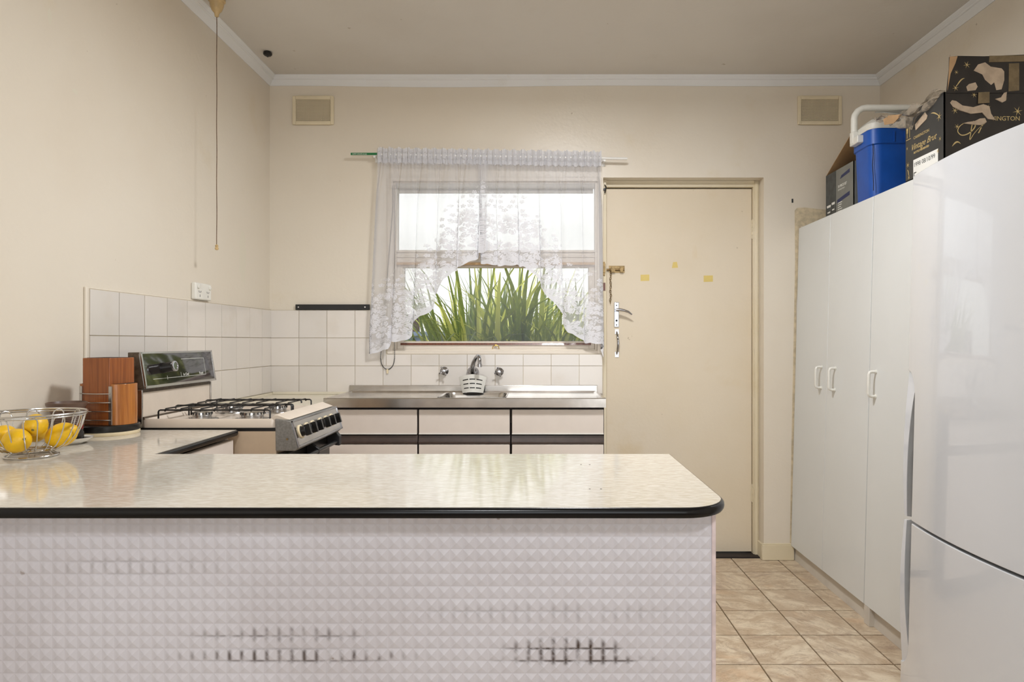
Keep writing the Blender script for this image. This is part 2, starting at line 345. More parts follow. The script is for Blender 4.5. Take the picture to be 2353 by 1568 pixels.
def lace_mat(name, base, pattern=True):
    t = NT(name); uv = t.n('ShaderNodeUVMap', uv_map='UVMap').outputs[0]; u, _, _ = t.sep(uv); v, _, _ = t.sep(t.n('ShaderNodeUVMap', uv_map='hem').outputs[0])
    df = t.n('ShaderNodeBsdfDiffuse'); df.inputs[0].default_value = lin((230, 230, 235)); tl = t.n('ShaderNodeBsdfTranslucent'); tl.inputs[0].default_value = lin((238, 238, 241))
    mx = t.n('ShaderNodeMixShader'); mx.inputs[0].default_value = .08; t.l(df.outputs[0], mx.inputs[1]); t.l(tl.outputs[0], mx.inputs[2])
    tr = t.n('ShaderNodeBsdfTransparent')
    al = base
    if pattern:
        def flower(scale, np_, R0, depth, dens):
            p = t.vmath('MULTIPLY', uv, (scale, scale, 0)); vo = t.n('ShaderNodeTexVoronoi', voronoi_dimensions='2D'); vo.inputs['Scale'].default_value = 1; vo.inputs['Randomness'].default_value = .75; t.l(p, vo.inputs['Vector'])
            d = t.vmath('SUBTRACT', p, vo.outputs['Position']); dx, dy, _ = t.sep(d); r = t.vmath('LENGTH', d); cr, cg, _ = t.sep(vo.outputs['Color'])
            th = t.math('ADD', t.math('ARCTAN2', dy, dx), t.math('MULTIPLY', cr, 6.28))
            pet = t.math('ABSOLUTE', t.math('COSINE', t.math('MULTIPLY', th, np_*.5)))
            Rm = t.math('MULTIPLY', t.math('ADD', 1-depth, t.math('MULTIPLY', pet, depth)), R0)
            q = t.math('DIVIDE', r, Rm)
            body = t.ss(q, 1.0, .9); ring = t.math('MULTIPLY', t.ss(q, .30, .36), t.ss(q, .50, .44)); vein = t.math('MULTIPLY', t.math('MAXIMUM', t.ss(pet, .32, .18), t.ss(t.math('ABSOLUTE', t.math('COSINE', t.math('MULTIPLY', th, np_*1.5))), .28, .12)), t.ss(q, .42, .6))
            body = t.math('SUBTRACT', body, t.math('MULTIPLY', t.math('MAXIMUM', ring, vein), .9), clamp=True)
            return t.math('MULTIPLY', body, t.ss(cg, 1-dens-.02, 1-dens+.02))
        big = flower(11.5, 6, .58, .5, .9); lf = flower(21, 3, .56, .75, .85); sm = flower(38, 5, .42, .35, .55)
        z1 = t.ss(t.math('ADD', v, t.math('MULTIPLY', t.math('SUBTRACT', t.noise(t.map(uv, (1, 1, 0)), 5, 2), .5), .22)), .30, .25)
        z2 = t.ss(v, .40, .36)
        pat = t.math('MAXIMUM', t.math('MULTIPLY', t.math('MAXIMUM', big, t.math('MULTIPLY', lf, .9)), z1), t.math('MULTIPLY', t.math('MULTIPLY', sm, z2), t.ss(v, .2, .3)))
        sc = t.math('ABSOLUTE', t.math('SINE', t.math('MULTIPLY', u, 75.0)))
        hem = t.ss(v, t.math('ADD', .010, t.math('MULTIPLY', sc, .016)), t.math('ADD', .006, t.math('MULTIPLY', sc, .016)))
        band = t.math('MULTIPLY', t.ss(t.math('ABSOLUTE', t.math('SUBTRACT', t.noise(uv, 55, 3, .5, 2), .5)), .05, .02), t.ss(v, .075, .05))
        net = t.ss(v, .13, .02)
        pat = t.math('MAXIMUM', pat, t.math('MAXIMUM', hem, t.math('MULTIPLY', band, .8)))
        al = t.math('ADD', base, t.math('ADD', t.math('MULTIPLY', pat, .58), t.math('MULTIPLY', net, .10)), clamp=True)
        al = t.math('MINIMUM', al, .94)
    m2 = t.n('ShaderNodeMixShader'); t.put(m2.inputs[0], al); t.l(tr.outputs[0], m2.inputs[1]); t.l(mx.outputs[0], m2.inputs[2]); t.l(m2.outputs[0], t.out.inputs[0]); return t.m
M['lace'] = lace_mat('lace_fabric', .36)
M['lacehead'] = lace_mat('gathered_lace_heading', .6, False)
def leaf_mat():
    t = NT('strap_leaf'); oi = t.n('ShaderNodeObjectInfo'); p = t.obj()
    c = t.mix(oi.outputs['Random'], lin((40, 66, 36)), lin((96, 124, 52)))
    c = t.mix(t.ss(oi.outputs['Random'], .70, .78), c, lin((206, 208, 120)))
    c = t.mix(t.math('MULTIPLY', t.ss(t.noise(t.map(p, (60, 60, 2)), 1, 3), .55, .7), .55), c, lin((206, 206, 92)))
    d = t.n('ShaderNodeBsdfPrincipled'); t.l(c, d.inputs['Base Color']); d.inputs['Roughness'].default_value = .32
    tl = t.n('ShaderNodeBsdfTranslucent'); t.l(t.mix(.5, c, lin((214, 222, 70))), tl.inputs[0])
    m = t.n('ShaderNodeMixShader'); m.inputs[0].default_value = .38; t.l(d.outputs[0], m.inputs[1]); t.l(tl.outputs[0], m.inputs[2]); t.l(m.outputs[0], t.out.inputs[0]); return t.m
M['leaf'] = leaf_mat()
M['grass'] = plain('garden_ground', (120, 118, 84), .9, var=.3, sc=8)
M['boards'] = plain('white_weatherboard', (238, 240, 242), .6, var=.02)
M['fencebrown'] = plain('dark_fence_timber', (72, 56, 56), .8, var=.2, sc=10)
M['tub'] = plain('blue_grey_plastic', (112, 128, 156), .5, var=.05)
def emit(name, c, s):
    t = NT(name); e = t.n('ShaderNodeEmission'); e.inputs[0].default_value = c; e.inputs[1].default_value = s; t.l(e.outputs[0], t.out.inputs[0]); return t.m
M['lampglow'] = emit('lit_diffuser', (1, .95, .88, 1), 3.0)

# ---------------------------------------------------------------- the room shell
XL, XR, YB, YF, CZ, CB = -1.441, 1.871, 3.64, -3.2, 2.618, 2.572
TIL = [1.355, 1.2045, 1.053, .901]
WX0, WX1, WZ0, WZ1 = -.803, .359, 1.118, 2.075       # window opening
DX0, DX1, DZ1 = .368, 1.240, 2.0755                   # door opening
floor = single('floor', MB().box(XL-.2, XR+.2, YF-.2, 3.86, -.12, -.004), M['floor_joint'], kind='structure')
ft = MB().box(-.1195, .1195, -.12, .12, -.006, 0).mesh('floor_tile'); ft.materials.append(M['floor_tile'])
PXT, PYT = .2455, .2465
for i in range(-1, 14):
    for j in range(-1, 15):
        x1 = 1.315-(i-1)*PXT; y1 = 3.445-(j-1)*PYT
        x0 = x1-PXT; y0 = y1-PYT
        if y1 > 3.92: continue
        a0, a1, b0, b1 = max(x0, XL), min(x1, XR), max(y0, -.1), min(y1, 3.665)
        if a1-a0 < .02 or b1-b0 < .02: continue
        if b1 < .45 and not (-.2 < (a0+a1)/2 < 2): continue
        o = inst('floor_tile', ft, floor, ((a0+a1)/2, (b0+b1)/2, 0), ((a1-a0-.006)/.239, (b1-b0-.006)/.24, 1))
single('ceiling', MB().box(XL-.2, XR+.2, YF-.2, YB+.22, CZ, CZ+.15), M['ceil'], kind='structure')
wl = single('wall_left', MB().box(XL-.2, XL, YF, YB+.22, 0, CZ), M['wall'], kind='structure')
single('wall_right', MB().box(XR, XR+.2, YF, YB+.22, 0, CZ), M['wall'], kind='structure')
b = MB(); T = YB+.22
b.box(XL, WX0, YB, T, 0, CZ); b.box(WX0, WX1, YB, T, 0, WZ0); b.box(WX0, DX1, YB, T, DZ1, CZ); b.box(WX1, DX0, YB, T, 0, DZ1); b.box(DX1, XR, YB, T, 0, CZ)
wb = single('wall_back', b, M['wall'], kind='structure')
b = MB(); b.box(XL, -1.1, YF-.2, YF, 0, CZ); b.box(1.5, XR, YF-.2, YF, 0, CZ); b.box(-1.1, 1.5, YF-.2, YF, 0, .4); b.box(-1.1, 1.5, YF-.2, YF, 2.3, CZ)
single('wall_front', b, M['wall'], kind='structure')
def cornice(n, mb): single('trim_%d' % n, mb, M['cornice'], kind='structure', smooth=False, bv=.0015)
pf = [(0, CB), (.004, CB), (.006, CB+.003), (.026, CB+.026), (.030, CB+.026), (.034, CB+.029), (.034, CB+.033), (.037, CB+.034), (.046, CB+.041), (.048, CZ), (0, CZ)]
cornice(1, MB().prism([(XL+a, z) for a, z in pf], YF, YB-.001, 'y'))
cornice(2, MB().prism([(XR-a, z) for a, z in pf], YF, YB-.001, 'y'))
# slightly sagging old cornice along the back wall, built in lengths
b = MB(); n = 26
def sag(x): return -.006*math.exp(-((x+.6)/.55)**2)+.002*math.sin(x*4)
secs = []
for i in range(n+1):
    x = XL+.001+(XR-XL-.002)*i/n
    secs.append([(x, YB-a, z+(sag(x)*(CZ-z)/(CZ-CB))) for a, z in pf])
m_ = len(pf); vs = [p for s in secs for p in s]
b.add(vs, [(i*m_+k, i*m_+(k+1) % m_, (i+1)*m_+(k+1) % m_, (i+1)*m_+k) for i in range(n) for k in range(m_)]+[tuple(range(m_)), tuple(n*m_+k for k in range(m_))[::-1]])
cornice(3, b)
# baseboard right of the door, with its return into the reveal
b = MB(); b.box(DX1-.012, 1.40, YB-.014, YB, .001, .084); b.box(DX1-.012, DX1, YB, 3.715, .001, .084); b.box(DX1-.009, 1.40, YB-.010, YB, .084, .090)
single('baseboard_back', b, M['trim'], kind='structure', bv=.002)
single('trim_4', MB().box(DX0+.028, DX1-.012, 3.668, 3.79, -.003, .006), M['darkgap'], kind='structure')
# old unpainted patch and torn paint edge where the tall cupboard meets the wall
b = MB(); pts = [(1826, 484), (1831, 478), (1850, 477), (1875, 480), (1898, 482), (1898, 520), (1840, 520), (1836, 640), (1829, 700), (1830, 900), (1824, 1100), (1820, 1250), (1815, 1250), (1819, 1000), (1824, 760), (1827, 600)]
b.prism([(PX(x, YB), PZ(y, YB)) for x, y in pts], YB-.0015, YB, 'y')
single('trim_5', b, plain('bare_plaster', (206, 190, 160), .8, var=.14, sc=30), kind='structure')
b = MB(); b.box(PX(1819, YB), PX(1822.5, YB), YB-.002, YB, PZ(466, YB), PZ(457, YB))
single('screw_plug', b, M['darkcard'], 'tiny dark plugged screw hole in the wall right of the door', 'plug')

# glazed wall tiles: one mesh, stretched for cut tiles
def tile_mesh(nm, axis):
    m = MB()
    if axis == 'y': m.box(-.5, .5, -.008, 0, -.5, .5)
    else: m.box(0, .008, -.5, .5, -.5, .5)
    me = m.mesh(nm); me.materials.append(M['tile']); return me
tmb, tml = tile_mesh('tile_b', 'y'), tile_mesh('tile_l', 'x'); J = .0026
def tb(x0, x1, z0, z1):
    o = inst('wall_tile', tmb, wb, ((x0+x1)/2, YB-.002, (z0+z1)/2), (x1-x0-J, 1, z1-z0-J))
    o.rotation_euler = (random.uniform(-.006, .006), 0, random.uniform(-.006, .006)); bevel(o, .0012, 1)
part('grout_bed', MB().box(XL, WX0, YB-.0065, YB, TIL[3], TIL[0]).box(WX0, .366, YB-.0065, YB, TIL[3], WZ0-.002), M['grout'], wb)
xs = [XL+.01+.1517*k for k in range(13)]; xs[12] = .364
for k in range(12):
    x0, x1 = xs[k], xs[k+1]
    for r in range(3):
        z1, z0 = TIL[r], TIL[r+1]
        if x0 < WX0-.001 and x1 > WX0+.02 and r < 2:      # cut round the window corner
            if r == 0 or r == 1: tb(x0, WX0-.004, z0, z1)
            if r == 1: tb(WX0-.004, x1, z0, WZ0-.002)
            continue
        if x0 > WX0-.02:
            if r == 0: continue
            if r == 1: z1 = WZ0-.002
        tb(x0, x1, z0, z1)
part('grout_bed', MB().box(XL, XL+.0075, 2.142, YB, TIL[3], TIL[0]), M['grout'], wl)
ys = [2.154+.1507*k for k in range(11)]; ys[10] = YB-.008
for k in range(10):
    for r in range(3):
        y0, y1, z1, z0 = ys[k], ys[k+1], TIL[r], TIL[r+1]
        o = inst('wall_tile', tml, wl, (XL+.003, (y0+y1)/2, (z0+z1)/2), (1, y1-y0-J, z1-z0-J))
        o.rotation_euler = (0, random.uniform(-.006, .006), random.uniform(-.006, .006)); bevel(o, .0012, 1)
part('tile_end_bead', MB().box(XL, XL+.010, 2.138, 2.153, TIL[3], TIL[0]+.006), M['wall'], wl, bv=.003)
part('tile_top_bead', MB().box(XL, XL+.006, 2.15, YB, TIL[0], TIL[0]+.006), M['wall'], wl, bv=.002)

# ---------------------------------------------------------------- window
win = thing('window_1', None, None, ((WX0+WX1)/2, YB, WZ0), kind='structure')
G = 3.705
def rect_frame(x0, x1, z0, z1, l, r, bt, tp, y0, y1):
    m = MB(); m.box(x0, x0+l, y0, y1, z0, z1); m.box(x1-r, x1, y0, y1, z0, z1)
    m.box(x0+l, x1-r, y0, y1, z0, z0+bt); m.box(x0+l, x1-r, y0, y1, z1-tp, z1); return m
part('window_frame', rect_frame(WX0, WX1, WZ0, WZ1, .030, .022, .018, .02, YB-.006, 3.80), M['winpaint'], win, bv=.002)
part('stop_bead', rect_frame(WX0+.03, WX1-.022, WZ0+.018, WZ1-.02, .016, .012, .007, .012, YB+.012, 3.69), M['winpaint'], win, bv=.002)
ix0, ix1 = WX0+.046, WX1-.034
part('transom', MB().box(ix0, ix1, 3.665, 3.75, 1.617, 1.685).box(ix0, ix1, 3.658, 3.665, 1.645, 1.655).box(ix0, ix1, 3.655, 3.665, 1.672, 1.684), M['winpaint'], win, bv=.002)
part('transom_edge', MB().box(ix0, ix1, 3.652, 3.664, 1.603, 1.616), plain('bare_pine', (196, 160, 116), .6), win)
sash = part('sash', rect_frame(ix0, ix1, WZ0+.025, 1.603, .034, .030, .042, .012, 3.672, 3.72), M['winpaint'], win, bv=.0025)
part('weathered_rail', MB().prism([(3.664, WZ0+.048), (3.7, WZ0+.048), (3.7, WZ0+.069), (3.668, WZ0+.058)], ix0+.02, ix1-.02, 'x'), M['rawwood'], sash, label='bare brown timber where the paint has peeled')
part('window_pane', MB().box(ix0+.03, ix1-.026, G, G+.004, WZ0+.06, 1.595), M['glass'], win)
part('window_pane', MB().box(ix0, ix1, G+.012, G+.016, 1.68, WZ1-.03), M['glass'], win)
cx, cz = PX(1139, 3.655), PZ(801, 3.655)
ring = [(cx+.0175*math.cos(a), 3.658, cz+.0175*math.sin(a)) for a in [i*math.pi/12 for i in range(24)]]
part('ring_pull', MB().tube(ring, .0022, 8, True).box(cx-.004, cx+.004, 3.655, 3.674, cz+.014, cz+.022), M['brass'], win, smooth=True)

# ---------------------------------------------------------------- door
dr = thing('door_1', None, None, ((DX0+DX1)/2, 3.74, 0), kind='structure')
DY = 3.74
LX0, LX1 = PX(1393, DY), PX(1727, DY)
leaf = part('door_leaf', MB().box(LX0, LX1, DY, DY+.036, .013, 2.037), M['door'], dr, bv=.0015)
part('door_jamb', MB().box(DX0, LX0-.004, 3.69, T, 0, DZ1), M['trim'], dr, bv=.002)
part('door_jamb', MB().box(LX1+.0025, DX1, 3.716, T, 0, DZ1).box(LX1+.008, DX1-.008, 3.708, 3.717, 0, DZ1-.01), M['trim'], dr, bv=.002)
part('door_head', MB().box(LX0-.004, LX1+.005, 3.716, T, 2.042, DZ1).box(LX0-.004, LX1+.005, 3.706, 3.717, 2.062, DZ1), M['trim'], dr, bv=.002)
part('dark_gap_stop', MB().box(DX0+.02, LX0+.012, DY+.037, DY+.06, 0, 2.06).box(LX1-.012, DX1-.02, DY+.037, DY+.06, 0, 2.06).box(LX0, LX1, DY+.037, DY+.06, 2.02, 2.06), M['darkgap'], dr)  # stops coloured dark to put shade into the gaps around the leaf
for py0, py1 in ((504, 550), (1112, 1155)):
    x = PX(1730, 3.735); z0, z1 = PZ(py1, 3.735), PZ(py0, 3.735); m = MB(); h = (z1-z0)/5
    for k in range(5): m.cyl((x, 3.733, z0+k*h+.001), (x, 3.733, z0+(k+1)*h-.001), .0065, 10)
    m.box(x-.012, x+.012, 3.7385, 3.7415, z0+.004, z1-.004)
    part('hinge', m, M['trim'], leaf, smooth=True)
y = DY; X = lambda p: PX(p, y); Z = lambda p: PZ(p, y)
lev = part('lever_plate', MB().box(X(1411), X(1422), y-.005, y, Z(752), Z(695)), M['chrome'], leaf, bv=.002)
cxp, czp = X(1416.5), Z(713)
m = MB().cyl((cxp, y-.005, czp), (cxp, y-.045, czp), .009, 14).tube([(cxp-.006, y-.045, czp), (cxp+.012, y-.047, czp+.001), (cxp+.035, y-.05, czp-.003), (cxp+.06, y-.05, czp-.012), (cxp+.08, y-.046, czp-.026)], [.009, .0085, .007, .006, .0035], 10)
part('lever', m, M['chrome'], leaf, smooth=True)
m = MB()
for pz in (702, 737, 747): m.cyl((cxp, y-.0065, Z(pz)), (cxp, y-.004, Z(pz)), .0035 if pz != 737 else .006, 10)
part('plate_screws', m, M['black'], leaf, smooth=True)
m = MB().box(X(1413), X(1421.5), y-.004, y, Z(768), Z(757)).box(X(1413), X(1421.5), y-.004, y, Z(821), Z(809)).tube([(X(1417), y-.004, Z(763)), (X(1417.5), y-.022, Z(770)), (X(1418.5), y-.03, Z(780)), (X(1419), y-.031, Z(789)), (X(1418.5), y-.03, Z(798)), (X(1417.5), y-.022, Z(807)), (X(1417), y-.004, Z(814))], [.004, .005, .006, .0068, .006, .005, .004], 10)
part('pull_handle', m, M['chrome'], leaf, smooth=True)
m = MB().box(X(1399), X(1435), y-.003, y, Z(627), Z(611)).cyl((X(1390), y-.010, Z(620)), (X(1434), y-.010, Z(620)), .0055, 12).box(X(1404), X(1412), y-.017, y-.002, Z(626), Z(614)).box(X(1424), X(1431), y-.017, y-.002, Z(626), Z(614)).cyl((X(1402), y-.012, Z(620)), (X(1402), y-.03, Z(622)), .004, 8)
part('barrel_bolt', m, M['oldbrass'], leaf, smooth=True)
m = MB(); n = 15
for k in range(n):
    zc = Z(624)+(Z(697)-Z(624))*(k+.5)/n; ang = 0 if k % 2 else math.pi/2; xc = X(1402.5)+.002*math.sin(k*1.3)
    pts = []
    for q in range(12):
        t_ = 2*math.pi*q/12; du = .0048*math.cos(t_); dz = .0085*math.sin(t_); pts.append((xc+du*math.cos(ang), y-.012+du*math.sin(ang), zc+dz))
    m.tube(pts, .0014, 5, True)
part('door_chain', m, M['oldbrass'], leaf, smooth=True)
yj = 3.69
m = MB().box(PX(1385.5, yj), PX(1391, yj), yj-.010, yj, PZ(627, yj), PZ(606, yj)); m.box(PX(1385.5, yj), PX(1390, yj), yj-.004, yj, PZ(634, yj), PZ(602, yj))
part('bolt_keeper', m, M['oldbrass'], dr, bv=.001)
part('strike_plate', MB().box(PX(1385.5, yj), PX(1391, yj), yj-.003, yj, PZ(668, yj), PZ(650, yj)), M['rawwood'], dr)
m = MB().cyl((PX(1389, yj), yj, PZ(436, yj)), (PX(1389, yj), yj-.012, PZ(436, yj)), .007, 10).tube([(PX(1389, yj), yj-.012, PZ(426, yj)), (PX(1392, yj), yj-.02, PZ(432, yj)), (PX(1389, yj), yj-.014, PZ(445, yj))], .003, 6)
part('roller_catch', m, M['black'], dr, smooth=True)
for (x0, x1, z1, z0, tp), lb in zip(((1472, 1492, 631, 646, 0), (1544, 1558, 602, 616, 2.5), (1617, 1638, 633, 648, 0)),
        ('yellow tape square on the cream door, closest to the barrel bolt', 'small tapered scrap of pale yellow tape, highest of those on the door', 'yellow tape square on the cream door, on the hinge side')):
    m = MB().prism([(X(x0), Z(z0)), (X(x1), Z(z0-.6)), (X(x1-tp), Z(z1)), (X(x0+tp), Z(z1+.5))], y-.0006, y, 'y')
    single('tape_patch', m, M['masktape'], lb, 'tape', 'tape scraps on the door')

# ---------------------------------------------------------------- curtain, rod, blind
RY = 3.585
def rodz(x): return 2.188+(x+.985)*(-.025/1.4766)
m = MB().tube([(-.985, RY, rodz(-.985)), (0, RY, rodz(0)), (.4916, RY, rodz(.4916))], .0066, 12)
rod = thing('curtain_rod', 'thin white curtain rod carrying the lace curtain over the window', 'curtain rod', (-.25, RY, 2.17))
part('rod', m, M['rodwhite'], rod, smooth=True)
for x in (-.86, .37): part('bracket', MB().box(x-.006, x+.006, RY, YB, rodz(x)-.016, rodz(x)-.006).box(x-.008, x+.008, YB-.004, YB, rodz(x)-.03, rodz(x)+.012), M['rodwhite'], rod)
m = MB().box(-.985, -.84, RY-.0072, RY-.004, -.006, .006)
part('price_sticker', m.xf(Matrix.Translation((0, 0, rodz(-.91)))), M['green'], rod, label='green paper sticker')
part('sticker_text', text('16MM WHITE ROD', .0095, frame((-.978, RY-.0076, rodz(-.91)-.0035), (1, 0, -.017), (0, 0, 1))), M['whiteink'], rod)

cur = thing('lace_curtain', 'white floral lace cafe curtain gathered on the rod over the window', 'curtain', (-.26, RY, 1.1))
CS = RY/F
def ip(tab, x):
    for (a, b), (c, d) in zip(tab, tab[1:]):
        if x <= c: return b+(d-b)*max(0, (x-a))/(c-a)
    return tab[-1][1]
HL = [(848, 808), (862, 813), (884, 800), (892, 786), (922, 783), (940, 772), (950, 750), (960, 735), (985, 708), (991, 688), (1010, 672), (1018, 640), (1030, 622), (1060, 612), (1075, 598), (1112, 576)]
HR = [(1108, 600), (1120, 606), (1150, 610), (1185, 608), (1215, 612), (1235, 645), (1255, 660), (1270, 690), (1282, 715), (1300, 738), (1312, 762), (1335, 785), (1376, 789), (1380, 800), (1387, 820)]
def panel(name, tab, tx0, tx1, seed, yoff):
    rnd = random.Random(seed); ph = [rnd.uniform(0, 6.28) for _ in range(6)]
    nu, nv = 260, 70; vs = []; uvs = []
    bx0, bx1 = tab[0][0], tab[-1][0]
    for j in range(nv+1):
        t_ = j/nv
        for i in range(nu+1):
            s = i/nu; bpx = bx0+(bx1-bx0)*s; tpx = tx0+(tx1-tx0)*s
            hz = PZ(ip(tab, bpx)+2.5*abs(math.sin(s*(bx1-bx0)*.21)), RY)
            xt, xb = PX(tpx, RY), PX(bpx, RY); zt = rodz(xt)-.004
            x = xt+(xb-xt)*min(1, ((zt-(zt+(hz-zt)*t_))/.98))
            z = zt+(hz-zt)*t_
            a1 = s*(bx1-bx0)
            fold = .55*math.sin(a1*.128+ph[0]+.8*math.sin(a1*.021+ph[1]))+.30*math.sin(a1*.235+ph[2]+.5*t_)+.15*math.sin(a1*.41+ph[3])
            top = .5*math.sin(a1*.62+ph[4])+.5*math.sin(a1*.9+ph[5])
            k = min(1, (zt-z)/.25)
            yy = RY+yoff+.017*fold*(.35+.65*k)+.004*top*(1-k)
            x += .021*math.cos(a1*.128+ph[0])*k*(1 if 6 < i < nu-6 else 0)
            vs.append((x, yy, z)); uvs.append((s*(bx1-bx0)*CS*1.12+seed, z, z-hz))
    me = bpy.data.meshes.new(name)
    me.from_pydata(vs, [], [(j*(nu+1)+i, (j+1)*(nu+1)+i, (j+1)*(nu+1)+i+1, j*(nu+1)+i+1) for j in range(nv) for i in range(nu)])
    ul = me.uv_layers.new(name='UVMap')
    uh_ = me.uv_layers.new(name='hem')
    for lp in me.loops:
        q = uvs[lp.vertex_index]; ul.data[lp.index].uv = q[:2]; uh_.data[lp.index].uv = (q[2], 0)
    for p in me.polygons: p.use_smooth = True
    return part(name, me, M['lace'], cur)
panel('curtain_panel', HL, 868, 1122, 3, -.004)
panel('curtain_panel', HR, 1098, 1381, 11, .004)
def head(u, v):
    px = 867+515*u; x = PX(px, RY); z = rodz(x)+.036-.080*v
    z += .004*math.sin(px*.31)*(1-v)+.002*math.sin(px*.83)*(1-v)-.003*math.sin(px*.4)*v
    bul = .0105 if .30 < v < .72 else .004
    return (x, RY-bul-.0045*math.sin(px*.55)-.003*math.sin(px*.97+1), z)
mh = MB().grid(420, 12, head); part('curtain_heading', mh, M['lacehead'], cur, smooth=True)
mh = MB().grid(420, 12, lambda u, v: (lambda p: (p[0], 2*RY-p[1], p[2]-.002))(head(u, v))); part('curtain_heading', mh, M['lacehead'], cur, smooth=True)

bl = thing('roller_blind', 'rolled-up grey roller blind behind the lace curtain', 'blind', (-.22, 3.66, 2.0))
part('blind_roll', MB().cyl((WX0+.048, 3.664, 2.036), (WX1-.036, 3.664, 2.036), .017, 20), M['blind'], bl, smooth=True)
part('blind_cloth', MB().box(WX0+.055, WX1-.042, 3.679, 3.681, 2.000, 2.04).box(WX0+.055, WX1-.042, 3.676, 3.684, 1.998, 2.010), M['blind'], bl)
# bead chain running down inside the left frame and looping below the sill
xc0, xc1 = PX(874, 3.622), PX(905, 3.622); pts = []
zt = 2.03
def chain_path(t_):
    if t_ < .42: return (xc1+.004, 3.624, zt+(1.09-zt)*t_/.42)
    if t_ < .58:
        a = math.pi*(t_-.42)/.16; return ((xc0+xc1)/2+(xc1-xc0)/2*math.cos(a)+.002, 3.624, 1.09-.055*math.sin(a))
    return (xc0+(xc1-.006-xc0)*min(1, (t_-.58)/.36), 3.624, 1.09+(zt-1.09)*(t_-.58)/.42)
m = MB(); n = 420
for k in range(n): m.sphere(chain_path(k/n), .0022, 6, 4)
m.tube([chain_path(k/100) for k in range(101)], .0007, 4)
part('bead_chain', m, M['darkcard'], bl, smooth=True)
part('chain_clip', MB().box((xc0+xc1)/2-.003, (xc0+xc1)/2+.006, 3.622, YB-.009, 1.012, 1.036), M['cream'], bl)

# ---------------------------------------------------------------- wall fittings
def vent(x0, x1, z0, z1, lb):
    t = thing('wall_vent', lb, 'vent', ((x0+x1)/2, YB, z0), 'cream wall vents under the cornice')
    fw = .018
    part('vent_frame', rect_frame(x0, x1, z0, z1, fw, fw, fw, fw, YB-.012, YB), M['ventcream'], t, bv=.003)
    part('dark_hole_backing', MB().box(x0+fw, x1-fw, YB-.002, YB-.001, z0+fw, z1-fw), M['ventdark'], t)  # dark sheet puts the shade of the vent holes into colour
    m = MB(); a0, a1, c0, c1 = x0+fw, x1-fw, z0+fw, z1-fw; nx, nz = 32, 19
    for i in range(nx+1): q = a0+(a1-a0)*i/nx; m.box(q-.0011, q+.0011, YB-.008, YB-.003, c0, c1)
    for i in range(nz+1): q = c0+(c1-c0)*i/nz; m.box(a0, a1, YB-.0082, YB-.0032, q-.0011, q+.0011)
    part('vent_mesh', m, M['ventcream'], t)
vent(PX(673, YB), PX(768, YB), PZ(287, YB), PZ(222, YB), 'cream gridded wall vent close to the pull-cord corner, dark behind the grid')
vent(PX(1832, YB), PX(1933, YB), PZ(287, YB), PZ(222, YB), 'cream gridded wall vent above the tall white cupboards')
out = thing('power_outlet', 'white double power outlet on the wall above the tiles', 'power outlet', (XL, 2.875, 1.3615))
part('outlet_plate', MB().box(XL, XL+.022, 2.805, 2.94, 1.362, 1.434), M['plasticwhite'], out, bv=.006, seg=3)
for yy in (2.838, 2.907):
    part('rocker_switch', MB().lathe([(.010, 0), (.010, .004), (.007, .006), (0, .006)], (XL+.022, yy-.014 if yy < 2.87 else yy+.014, 1.418), 14, Matrix.Rotation(R(90), 3, 'Y')), M['plasticwhite'], out, smooth=True)
    m = MB()
    for dy, an in ((-.007, 25), (.007, -25)):
        m.merge(MB().box(-.0004, .0006, -.0012, .0012, -.0045, .0045).xf(Matrix.Translation((XL+.0222, yy+dy, 1.396)) @ Matrix.Rotation(R(an), 4, 'X')))
    m.box(XL+.0218, XL+.0228, yy-.0012, yy+.0012, 1.374, 1.384)
    part('socket_slots', m, M['ink'], out)
m = MB().box(PX(681, YB), PX(851, YB), YB-.016, YB-.008, PZ(713, YB)+.001, PZ(700, YB))
kr = thing('knife_rack', 'black magnetic knife strip on the wall above the tiles', 'knife rack', (-1.1, YB, 1.355))
part('strip', m, M['black'], kr, bv=.002)
part('screw', MB().cyl((-1.28, YB-.016, 1.371), (-1.28, YB-.0175, 1.371), .004, 10), M['steel'], kr); part('screw', MB().cyl((-.92, YB-.016, 1.371), (-.92, YB-.0175, 1.371), .004, 10), M['steel'], kr)
part('backing_block', MB().box(-1.29, -.91, YB-.009, YB, 1.358, 1.384), M['black'], kr)
ps = thing('pull_cord_switch', 'aged bell-shaped ceiling switch with a long dirty pull cord', 'pull switch', (-1.33, 2.8, 1.57))
part('switch_base', MB().lathe([(.034, CZ-.001), (.034, CZ-.012), (.028, CZ-.016), (.027, CZ-.030), (.020, CZ-.05), (.010, CZ-.062), (.008, CZ-.075), (.004, CZ-.078), (0, CZ-.078)], (-1.33, 2.8, 0), 24), M['bake'], ps, smooth=True)
part('cord', MB().tube([(-1.33+.0006*math.sin(k), 2.8, CZ-.075-(CZ-.075-1.582)*k/24) for k in range(25)], .0017, 6), M['cord'], ps, smooth=True)
part('cord_knob', MB().lathe([(0, 1.566), (.006, 1.568), (.008, 1.574), (.005, 1.580), (.007, 1.585), (.003, 1.590), (0, 1.591)], (-1.33, 2.8, 0), 12), M['bake'], ps, smooth=True)
m = MB().lathe([(.017, CZ-.001), (.021, CZ-.006), (.021, CZ-.014), (.016, CZ-.019), (.006, CZ-.020), (.004, CZ-.026), (0, CZ-.026)], (-1.323, 3.315, 0), 20)
single('ceiling_hook', m, M['black'], 'small black round hook plate fixed to the ceiling', 'hook', smooth=True)

